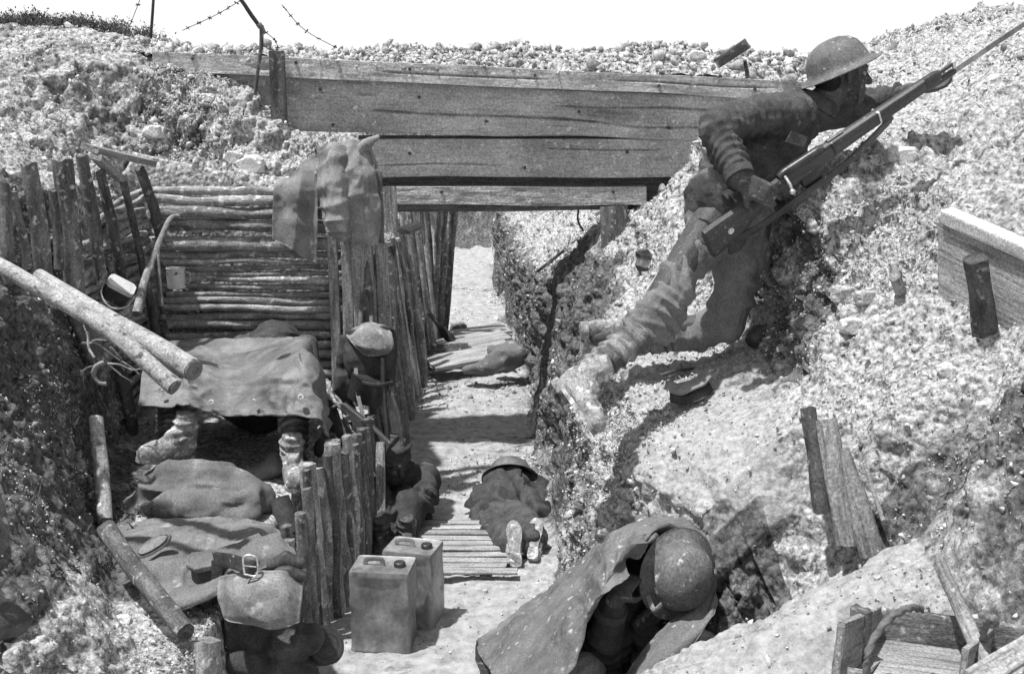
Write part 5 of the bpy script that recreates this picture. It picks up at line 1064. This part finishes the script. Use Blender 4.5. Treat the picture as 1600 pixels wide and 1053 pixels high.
ov = frame(P(240, 852, 3.66), P(264, 838, 3.68)-P(214, 868, 3.64), Vector((.1, -.75, .75)))
def oval(a, b, n=40):
    a, b = a*.85, b*.62
    t_ = np.linspace(0, 2*math.pi, n, endpoint=False); return [(a*np.sign(math.cos(q))*abs(math.cos(q))**.8, b*math.sin(q), 0) for q in t_]
o_ = oval(.062, .026); tb = part('tab', (lambda V: (V, [tuple(range(40)), tuple(range(79, 39, -1))]+[((i+1) % 40, i, i+40, (i+1) % 40+40) for i in range(40)], V.copy()))((A(ov.to_3x3())@np.vstack([A(o_)+A((0, 0, .012)), A(o_)*1.1+A((0, 0, -.006))]).T).T+A(ov.translation)), M_['webbing'], cl, 'pale oval tab')
part('rim', sweep([ov@Vector(p) for p in oval(.072, .035)+[oval(.072, .035)[0]]], circ(7)*.006, 80), M_['sack'], tb)
# sock/cloth end by the sleeper's boot
V, F, T, N = blend(chain([(P(375, 738, 4.75), .028), (P(410, 738, 4.72), .042), (P(432, 722, 4.72), .045)]), .007, 5); V = V+N*(.010*(1-2*np.abs(noise(V*A((22, 12, 12)), 8))))[:, None]
solo('rag', (V, F, T), M_['sack'], 'small crumpled rag lying beside the upright right boot of the sleeper', 'rag')
# ================================================================ HAVERSACK AND BELT in the left foreground
hv = thing('haversack', 'canvas haversack with a big rounded flap and brass buckle hung on the stakes, foreground left', 'haversack', tuple(P(410, 1000, 3.35)))
V, F, T, N = blend([sweep([P(412, 1080, 3.50), P(410, 985, 3.47), P(408, 890, 3.50)], rrect(.25, .13, 8, .03), 24, [.8, 1.05, .9], up=(0, 1, 0)), capsule(P(440, 1010, 3.42), P(478, 1000, 3.46), .06, .055), capsule(P(372, 1030, 3.42), P(420, 1045, 3.4), .05, .05), capsule(P(430, 1048, 3.38), P(475, 1055, 3.4), .045, .05)], .008, 4)
V = V+N*(.008*fbm(V*12, 3, 8)+.010*(1-2*np.abs(noise(V*A((22, 12, 9)), 9))))[:, None]; part('bag', (V, F, T), M_['khaki'], hv, sharp=None)
G = [[P(342, 902, 3.40), P(380, 896, 3.36), P(430, 896, 3.34), P(476, 902, 3.38)], [P(340, 930, 3.35), P(378, 925, 3.30), P(430, 925, 3.28), P(472, 930, 3.32)], [P(346, 955, 3.33), P(380, 958, 3.27), P(428, 960, 3.25), P(466, 955, 3.30)], [P(351, 966, 3.33), P(384, 976, 3.27), P(428, 982, 3.25), P(464, 966, 3.3)]]
part('flap', patch(G, 60, 80, .007, lambda u, v, X: .008*np.sin(v*7+1)*u, seed=29, wr=.008, wf=8, hem=.004), M_['webbing'], hv)
part('side_flap', patch([[P(365, 868, 3.5), P(400, 845, 3.52), P(432, 835, 3.52), P(448, 850, 3.5)], [P(372, 885, 3.42), P(405, 868, 3.42), P(436, 862, 3.42), P(462, 872, 3.42)], [P(385, 898, 3.40), P(410, 890, 3.40), P(440, 882, 3.40), P(470, 890, 3.42)]], 40, 50, .008, seed=30, wr=.009, wf=9, hem=.004), M_['sack'], hv)
for i, (a, b_) in enumerate((((420, 905, 3.36), (474, 900, 3.36)), ((425, 885, 3.38), (470, 880, 3.38)))):
    V, F, T, N = blend(chain([(P(*a), .018), (P((a[0]+b_[0])/2, a[1]-12, a[2]), .026), (P(*b_), .018)]), .006, 3); part('strap_bundle', (V+N*(.004*noise(V*40, 3))[:, None], F, T), M_['leather'], hv, sharp=None)
pt = thing('leather_belt', 'dark leather belt with a square metal buckle lying over the haversack', 'belt', tuple(P(370, 885, 3.35)))
part('strap', sweep([P(334, 872, 3.46), P(360, 876, 3.38), P(385, 884, 3.33), P(402, 888, 3.34)], rrect(.048, .006, 5), 40, up=(0, -1, .2), amp=.001), M_['leather'], pt)
bk = P(391, 884, 3.31); fx = Vector((1, .05, -.08)).normalized(); fz = Vector((-.05, .25, 1)).normalized()
part('buckle', sweep([bk+fx*a+fz*b_ for a, b_ in ((-.019, -.027), (.019, -.027), (.019, .027), (-.019, .027), (-.019, -.027))], circ(8)*.0034, 41), M_['bright'], pt)
part('prong', sweep([bk-fx*.019, bk+fx*.019+Vector((0, -.004, 0))], circ(6)*.002, 4), M_['bright'], pt)
part('hanging_end', plank(P(340, 875, 3.48), P(343, 1010, 3.46), .04, .008, seed=33, amp=.001), M_['leather'], pt)
rb = thing('blanket_roll', 'rolled blanket end beside the haversack near the stakes', 'blanket roll', tuple(P(505, 1020, 3.55)))
V, F, T = sweep([P(478, 1010, 3.7), P(512, 1008, 3.50)], circ(30)*.062, 20, [1, 1.03, 1], amp=.004); part('roll', (V, F, T), M_['khaki'], rb)
for q in (.3, .75): c_ = P(478, 1010, 3.7).lerp(P(512, 1008, 3.5), q); d_ = (P(512, 1008, 3.5)-P(478, 1010, 3.7)).normalized()*.009; part('strap', sweep([c_-d_, c_+d_], circ(30)*.067, 3), M_['leather'], rb)
solo('cut_log', log(P(316, 1075, 3.1), P(322, 1000, 3.14), .045, .043, seed=640, m=20, amp=.004), M_['bark'], 'short cut log standing on end at the bottom edge, left of the haversack', 'log')
solo('canvas_cylinder', sweep([P(452, 835, 4.28), P(436, 778, 4.34)], circ(22)*.042, 20, [1, 1.02, .96], amp=.003), M_['khaki'], 'small dark canvas-wrapped cylinder tucked behind the nearest step stakes', 'canister')
# ================================================================ EQUIPMENT hung on the corner
pk = thing('field_pack', 'dark pack with a pale pointed flap hung on the corner post', 'pack', tuple(P(578, 640, 5.6)))
V, F, T, N = blend([sweep([P(582, 600, 5.58), P(580, 560, 5.58), P(578, 515, 5.62)], rrect(.25, .15, 8, .03), 20, [.85, 1.03, .95], up=(0, 1, 0)), sweep([P(540, 650, 5.62), P(540, 590, 5.62), P(543, 525, 5.64)], rrect(.09, .09, 6, .02), 20, [1, 1.1, .7], up=(0, 1, 0))], .008, 4); part('bag', (V+N*(.008*fbm(V*12, 3, 2)+.007*(1-2*np.abs(noise(V*A((14, 14, 22)), 3))))[:, None], F, T), M_['darkwool'], pk, sharp=None)
G = [[P(540, 520, 5.62), P(572, 506, 5.58), P(606, 512, 5.60)], [P(543, 528, 5.54), P(574, 520, 5.49), P(612, 525, 5.52)], [P(554, 540, 5.50), P(577, 545, 5.46), P(614, 542, 5.5)], [P(570, 556, 5.50), P(582, 557, 5.47), P(600, 552, 5.5)]]
part('flap', patch(G, 50, 50, .008, seed=35, wr=.008, wf=10, hem=.005), M_['webbing'], pk)
part('mess_tin', sweep([P(572, 625, 5.52), P(580, 588, 5.50)], rrect(.19, .13, 8, .05), 16, up=(0, 1, 0), amp=.002), M_['steel'], pk)
part('strap', sweep([P(566, 598, 5.42), P(590, 602, 5.40), P(614, 598, 5.45)], rrect(.02, .006, 3), 20, up=(0, -1, 0)), M_['leather'], pk)
part('strap', sweep([P(556, 575, 5.5), P(560, 620, 5.45), P(572, 668, 5.4)], rrect(.02, .005, 3), 20, up=(0, -1, 0)), M_['webbing'], pk)
part('strap', sweep([P(562, 508, 5.7), P(566, 470, 5.78), P(573, 455, 5.80), P(580, 475, 5.78), P(580, 508, 5.68)], rrect(.022, .006, 3), 36, up=(0, -1, 0)), M_['leather'], pk, 'looped carrying strap above the pack')
ch_ = thing('carbine', 'rifle butt and dark strapped gear propped in the angle between pack and stakes', 'rifle', tuple(P(560, 700, 5.4)))
part('stock', plank(P(532, 640, 5.45), P(608, 700, 5.30), .085, .035, seed=650, taper=.7), M_['gunwood'], ch_)
part('barrel', log(P(598, 560, 5.46), P(606, 690, 5.35), .012, .012, seed=651, m=10), M_['steel'], ch_)
part('sling', sweep([P(606, 600, 5.45), P(622, 650, 5.4), P(632, 720, 5.36)], rrect(.02, .005, 3), 24, up=(0, -1, 0)), M_['leather'], ch_)
by_ = thing('bayonet', 'sheathed bayonet with a pale scabbard hanging point down beside the stakes', 'bayonet', tuple(P(575, 745, 5.2)))
part('scabbard', sweep([P(560, 694, 5.26), P(573, 722, 5.24), P(585, 744, 5.22)], rrect(.026, .012, 4), 20, [1, .85, .55], up=(0, -1, 0)), M_['bright'], by_)
q = ell(P(541, 702, 5.2), (.024, .02, .02)); part('pommel', (q[0], q[1], q[0].copy()), M_['bright'], by_); part('hilt', sweep([P(541, 702, 5.22), P(562, 698, 5.25)], circ(10)*.014, 8), M_['tin'], by_)
tw = []
for i in range(16):
    a = P(rl.uniform(498, 520), rl.uniform(590, 670), rl.uniform(5.35, 5.6)); b_ = P(rl.uniform(515, 558), rl.uniform(625, 700), rl.uniform(5.2, 5.4)); tw.append(log(a, b_, rl.uniform(.006, .014), .006, seed=660+i, m=8, bend=.06, n=14))
solo('brushwood', join(tw), M_['bark'], None, None, kind='stuff')
V, F, T, N = blend([capsule(P(514, 640, 5.35), P(545, 690, 5.25), .05, .045), capsule(P(505, 700, 5.2), P(515, 735, 5.1), .05, .04)], .008, 5); solo('gear_bundle', (V+N*(.01*fbm(V*15, 3, 4))[:, None], F, T), M_['darkwool'], 'dark bundle of gear stuffed behind the stakes right of the sheet', 'bundle')
# ================================================================ THINGS beyond the bridge
def crate(name, label, c, s, ang, m='board', open_=True):
    t = thing(name, label, 'box', tuple(c)); Rz = Matrix.Translation(c)@Matrix.Rotation(ang, 4, 'Z'); th = .018
    part('bottom', xf(box((0, 0, th/2), (s[0], s[1], th)), Rz), M_[m], t)
    for y in (-1, 1): part('side', xf(box((0, y*(s[1]-th)/2, s[2]/2+th), (s[0], th, s[2])), Rz), M_[m], t)
    for x in (-1, 1): part('end', xf(box((x*(s[0]+th)/2, 0, s[2]/2), (th, s[1], s[2])), Rz), M_[m], t)
    if not open_: part('lid', xf(box((0, 0, s[2]+th*1.6), (s[0], s[1], th)), Rz), M_[m], t)
    return t
crate('crate', 'low dark open crate on the trench floor beyond the bridge, below the shovel', Vector((-.52, 8.95, gz(-.5, 8.9))), (.36, .22, .16), R(12), 'stake')
crate('crate', 'small dark stacked box standing against the palisade beyond the bridge', Vector((-.80, 8.9, gz(-.8, 8.9)-.0)), (.22, .2, .16), R(4), 'stake', False)
solo('tin_box', box((-.80, 8.9, gz(-.8, 8.9)+.29), (.19, .17, .14)), M_['tin'], 'small grey tin box on top of the dark box by the far palisade', 'box')
sv = thing('shovel', 'long dark shovel leaning on the palisade beyond the bridge', 'shovel', tuple(P(700, 530, 9.3)))
part('handle', log(P(630, 436, 8.9), P(694, 522, 9.2), .017, .017, seed=680, m=10), M_['stake'], sv)
part('blade', patch([[P(684, 514, 9.2), P(692, 510, 9.18), P(700, 516, 9.2)], [P(690, 524, 9.15), P(700, 520, 9.1), P(710, 526, 9.15)], [P(700, 534, 9.1), P(706, 534, 9.08), P(712, 532, 9.1)]], 12, 12, .006), M_['steel'], sv)
V, F, T, N = blend([ell(P(717, 514, 10.2), (.09, .08, .075))], .012, 2); solo('clod', (V+N*(.02*fbm(V*9, 3, 2))[:, None], F, T), M_['stake'], 'dark lump of earth at the left of the path just before the far duckboard', 'clod')
V, F, T, N = blend(chain([(P(728, 578, 8.2), .02), (P(752, 576, 8.25), .045), (P(780, 562, 8.3), .09), (P(805, 558, 8.35), .09)])+chain([(P(770, 550, 8.5), .05), (P(800, 545, 8.5), .06)]), .01, 5)
solo('bundle', (V+N*(.014*fbm(V*10, 3, 7)+.01*(1-2*np.abs(noise(V*A((8, 14, 16)), 3))))[:, None], F, T), M_['sack'], 'crumpled dark bundle of cloth lying on the trench floor against the far right wall', 'bundle')
# ================================================================ THINGS on the shelf below the sentry
p = hit(1078, 630); Mx = frame(p+Vector((0, 0, .035)), Vector((1, .1, .18)), Vector((-.1, -.35, 1)))
bg_ = thing('pouch', 'open dark canvas pouch lying on the bright shelf under the sentry', 'pouch', tuple(p))
k_ = [(-.085, -.02, 0), (-.04, -.05, -.005), (.03, -.05, 0), (.085, -.02, .012)]
part('lower_half', patch([[Mx@Vector((x, y, z)) for x, y, z in k_], [Mx@Vector((x*.9, y+.03, z+.022)) for x, y, z in k_], [Mx@Vector((x*.8, y+.075, z+.012)) for x, y, z in k_]], 26, 34, .010, seed=41, wr=.006, wf=14, hem=.004), M_['khaki'], bg_)
part('upper_half', patch([[Mx@Vector((x*.98, y+.012, z+.038+.012*(x > 0))) for x, y, z in k_], [Mx@Vector((x*.95, y+.055, z+.058)) for x, y, z in k_], [Mx@Vector((x*.85, y+.10, z+.02)) for x, y, z in k_]], 26, 34, .010, seed=42, wr=.006, wf=14, hem=.004), M_['webbing'], bg_)
p = hit(1068, 585); solo('strap', sweep([p+Vector((-.10, -.07, .014)), p+Vector((-.03, -.02, .022)), p+Vector((.03, .02, .016)), p+Vector((.12, .06, .014))], rrect(.03, .012, 4), 40, amp=.004, twist=.6), M_['leather'], 'dark twisted strap lying on the shelf just above the open pouch', 'strap')
p = hit(1180, 540); Mx = Matrix.Translation(p+Vector((0, 0, .03)))@Matrix.Rotation(.9, 4, 'Y')@Matrix.Rotation(-.5, 4, 'X')
solo('cup', lathe([(0, -.03), (.03, -.03), (.042, -.01), (.046, .04), (.044, .041), (.038, -.005), (0, -.02)], 28, Mx), M_['leather'], 'small dark leather cup lying against the bank by the sentry\'s knee', 'cup')
p = hit(1012, 415); solo('leather_piece', patch([[p+Vector((-.05, .02, .06)), p+Vector((-.03, 0, .08)), p+Vector((0, 0, .07))], [p+Vector((-.06, -.02, 0)), p+Vector((-.01, -.04, .01)), p+Vector((.05, -.02, .03))], [p+Vector((-.03, -.03, -.05)), p+Vector((.01, -.05, -.05)), p+Vector((.07, -.02, -.01))]], 26, 26, .008, seed=44, wr=.008, wf=14, hem=.004), M_['leather'], 'curled dark leather scrap on the slope left of the sentry\'s thigh', 'leather scrap')
pole([(812+160, 330+170, 5.0), (1032, 462, 4.9)], 'thin pale stick lying along the slope beside the sentry\'s shin', 690, .008, .006, mk='birch', name='stick', cat='stick', cut=False)
# sheet of cloth over the shelf's rim
# ================================================================ OPEN BOX at lower right
p0, p1 = P(1340, 960, 2.56), P(1630, 1010, 2.33)
bx = thing('wooden_box', 'open shallow wooden carrying box with rope handles in the lower right corner', 'box', tuple(P(1450, 1040, 2.28)))
bl, brr = P(1372, 948, 2.58), P(1660, 985, 2.50); fl = P(1312, 975, 2.30); dpt = Vector((0, 0, -.13))
def wallq(a, b_, drop, th, seed, m='board'):
    d = (b_-a); return plank(a+Vector((0, 0, -drop/2)), b_+Vector((0, 0, -drop/2)), drop, th, normal=tuple(d.cross(Vector((0, 0, 1))).normalized()), seed=seed, amp=.002, n=40)
part('back_board', wallq(bl, brr, .13, .018, 700), M_['stake'], bx, 'shaded back board')  # dark bark colour stands in for the shade inside the box
part('end_board', wallq(fl, bl, .13, .018, 701), M_['board'], bx)
fr = fl+(brr-bl); part('front_board', wallq(fl+Vector((.02, -.01, -.10)), fr+Vector((0, -.01, -.10)), .035, .018, 702), M_['board'], bx)
part('bottom', plank((fl+bl)/2+dpt, (fr+brr)/2+dpt, .30, .015, normal=(0, 0, 1), seed=703, n=40), M_['duck'], bx)
part('divider', wallq((bl+(brr-bl)*.62)+Vector((0, 0, -.02)), (fl+(fr-fl)*.62)+Vector((0, 0, -.02)), .09, .015, 704), M_['board'], bx)
part('cleat', plank(fl.lerp(bl, .62)+Vector((-.012, -.01, .02)), fl.lerp(bl, .62)+Vector((-.012, -.01, -.13)), .05, .02, normal=(-1, -.6, 0), seed=705), M_['stake'], bx)
e0 = fl.lerp(bl, .25)+Vector((-.014, -.01, .0)); e1 = fl.lerp(bl, .85)+Vector((-.014, -.01, .005))
def rope(name, pts, r, par): 
    V, F, T = sweep(pts, circ(10)*r, 60, amp=0); n = 60; q = np.arange(len(V)); i = np.minimum(q//10, n-1); j = q % 10
    C = resample(pts, 60)[i]; d = V-C; V = C+d*(1+.25*np.cos(3*(j/10*6.283)+i*.9))[:, None]; return part(name, (V, F, V.copy()), M_['sack'], par, sharp=None)
rope('rope_handle', [e0, e0.lerp(e1, .2)+Vector((-.02, -.02, -.05)), e0.lerp(e1, .55)+Vector((-.03, -.02, -.075)), e0.lerp(e1, .9)+Vector((-.02, -.01, -.04)), e1], .009, bx)
rope('rope_handle', [P(1352, 1060, 2.23), P(1360, 1010, 2.23), P(1388, 968, 2.28), P(1420, 950, 2.33), P(1440, 952, 2.38)], .008, bx)
rope('rope_handle', [P(1535, 1010, 2.38), P(1538, 980, 2.33), P(1550, 965, 2.28), P(1556, 975, 2.28)], .008, bx)
pole([(1468, 880, 2.62), (1560, 1075, 2.25)], 'thick pale handle slanting down across the open box', 710, .018, .024, mk='board', name='wooden_pole', cat='pole', cut=True)
solo('cross_slat', plank(P(1520, 1065, 2.13), P(1640, 990, 2.28), .05, .02, normal=(0, -.6, 1), seed=712), M_['duck'], 'pale slat crossing the open box at the bottom right corner', 'slat')
# ================================================================ LEFT EDGE: helmet and case near the camera
brodie('helmet', None, frame(P(-22, 800, 2.55), Vector((.2, .3, -1)), Vector((-1, -.2, -.1))), solo_='dark steel helmet half out of view at the left edge', s=.62)
cs = thing('leather_case', 'dark flat leather case with a pale edge at the lower left border', 'case', tuple(P(5, 990, 2.6)))
part('case', sweep([P(-40, 965, 2.5), P(14, 952, 2.62)], rrect(.14, .05, 6), 14, up=(.2, -.6, .7), amp=.002), M_['leather'], cs)
part('edging', sweep([P(-10, 1012, 2.52), P(44, 950, 2.62)], rrect(.010, .008, 3), 14), M_['webbing'], cs)
# ================================================================ LARGE CHALK LUMPS
lumps = [((240, 203), .045, 'white angular chalk lump high on the left mound'), ((365, 243), .045, 'left one of two white chalk blocks low on the left mound'), ((392, 252), .06, 'larger right one of two white chalk blocks low on the left mound'), ((1408, 240), .06, 'white chalk block on the slope below the rifle muzzle'), ((1560, 125), .05, 'white chalk block on the upper right slope near the bayonet'), ((322, 152), .035, 'small white chalk lump at the top of the left mound near the beam'),
         ((1355, 462), .05, 'grey stone left of the leaning peg'), ((1320, 455), .06, 'dark hollowed stone further left of the leaning peg'), ((1105, 993), .05, 'rounded pale stone under the right edge of the cape'), ((1090, 100-14), .035, 'pale stone on the skyline beside the dark board'), ((190, 968), .04, 'pale stone on the ground below the short dark log'), ((260, 985), .05, 'broad pale stone left of the standing cut log'), ((1330, 505), .05, 'stone in the hollow below the leaning peg'), ((1480, 575), .045, 'pale round stone left of the foot of the dark stake')]
for i, ((x, y), s_, lb) in enumerate(lumps):
    p = hit(x, y); s_ *= min(1.3, p.y/4.4)
    V, F, T = ell((0, 0, 0), (1, 1, 1)); V, F, T, N = blend([(V*.1, F, T)], .006, 0); V = V*10
    V = V*(1+.22*noise(V*1.2+i*7, i)+.16*noise(V*2.6+i*3, i+40)+.05*noise(V*7, i))[:, None]; V = np.clip(V, -.82, .9)*A((1.1, .9, .7))*s_
    solo('chalk_lump', (V+A(tuple(p))+A((0, 0, -s_*.2)), F, V*1.), M_['chalk' if i not in (6, 7) else 'rock'], lb, 'stone', 'large loose stones', sharp=25)
# ================================================================ SCRUB on the left crest
def scrub(n, fn, seed, hmin, hmax):
    rg = np.random.default_rng(seed); Vs = []; Fs = []; o = 0
    for i in range(n):
        b_ = fn(rg)
        if b_ is None: continue
        for _ in range(rg.integers(3, 8)):
            h = rg.uniform(hmin, hmax); d = A((rg.normal(0, .45), rg.normal(0, .45), 1)); d /= np.linalg.norm(d); sd = np.cross(d, rg.normal(size=3)); sd /= np.linalg.norm(sd)+1e-9
            w_ = rg.uniform(.0015, .004); c1 = b_+d*h*.55; c2 = b_+d*h+A((rg.normal(0, .3), rg.normal(0, .3), -.2))*h*.4
            Vs += [b_-sd*w_, b_+sd*w_, c1+sd*w_, c1-sd*w_, c2]; Fs += [(o, o+1, o+2, o+3), (o+3, o+2, o+4)]; o += 5
            for q in range(rg.integers(1, 4)):        # leaves
                c = b_+d*h*rg.uniform(.3, 1); u = rg.normal(size=3); u /= np.linalg.norm(u); v = np.cross(u, rg.normal(size=3)); v /= np.linalg.norm(v)+1e-9; l_ = rg.uniform(.006, .016)
                Vs += [c, c+u*l_+v*l_*.4, c+u*l_*2, c+u*l_-v*l_*.4]; Fs += [(o, o+1, o+2, o+3)]; o += 4
    V = A(Vs); solo('weeds', (V, Fs, V), M_['weed'], None, None, kind='stuff', smooth=False)
def f1(rg):
    x, y = rg.uniform(-3.4, -2.2), rg.uniform(7.5, 8.7)
    if x > -2.5 and rg.random() < .5: return None
    return A((x, y, gz(x, y)-.01))
scrub(800, f1, 3, .03, .12)
def f2(rg):
    x, y = rg.uniform(-2.0, 2.2), rg.uniform(6.9, 7.7)
    if noise(A([[x*2.2, y, 3.]]), 5)[0] < .25: return None
    h = gz(x, y); zt = np.interp(x, [-2.04, -1.0, 1.0, 1.65], [2.39, 2.36, 2.36, 2.33])+.01; return A((x, y, zt))
scrub(160, f2, 4, .015, .05)
def f3(rg):
    x, y = rg.uniform(-2.4, -1.3), rg.uniform(2.6, 4.6); return A((x, y, gz(x, y)-.01)) if rg.random() < .6 else None
scrub(260, f3, 5, .02, .09)
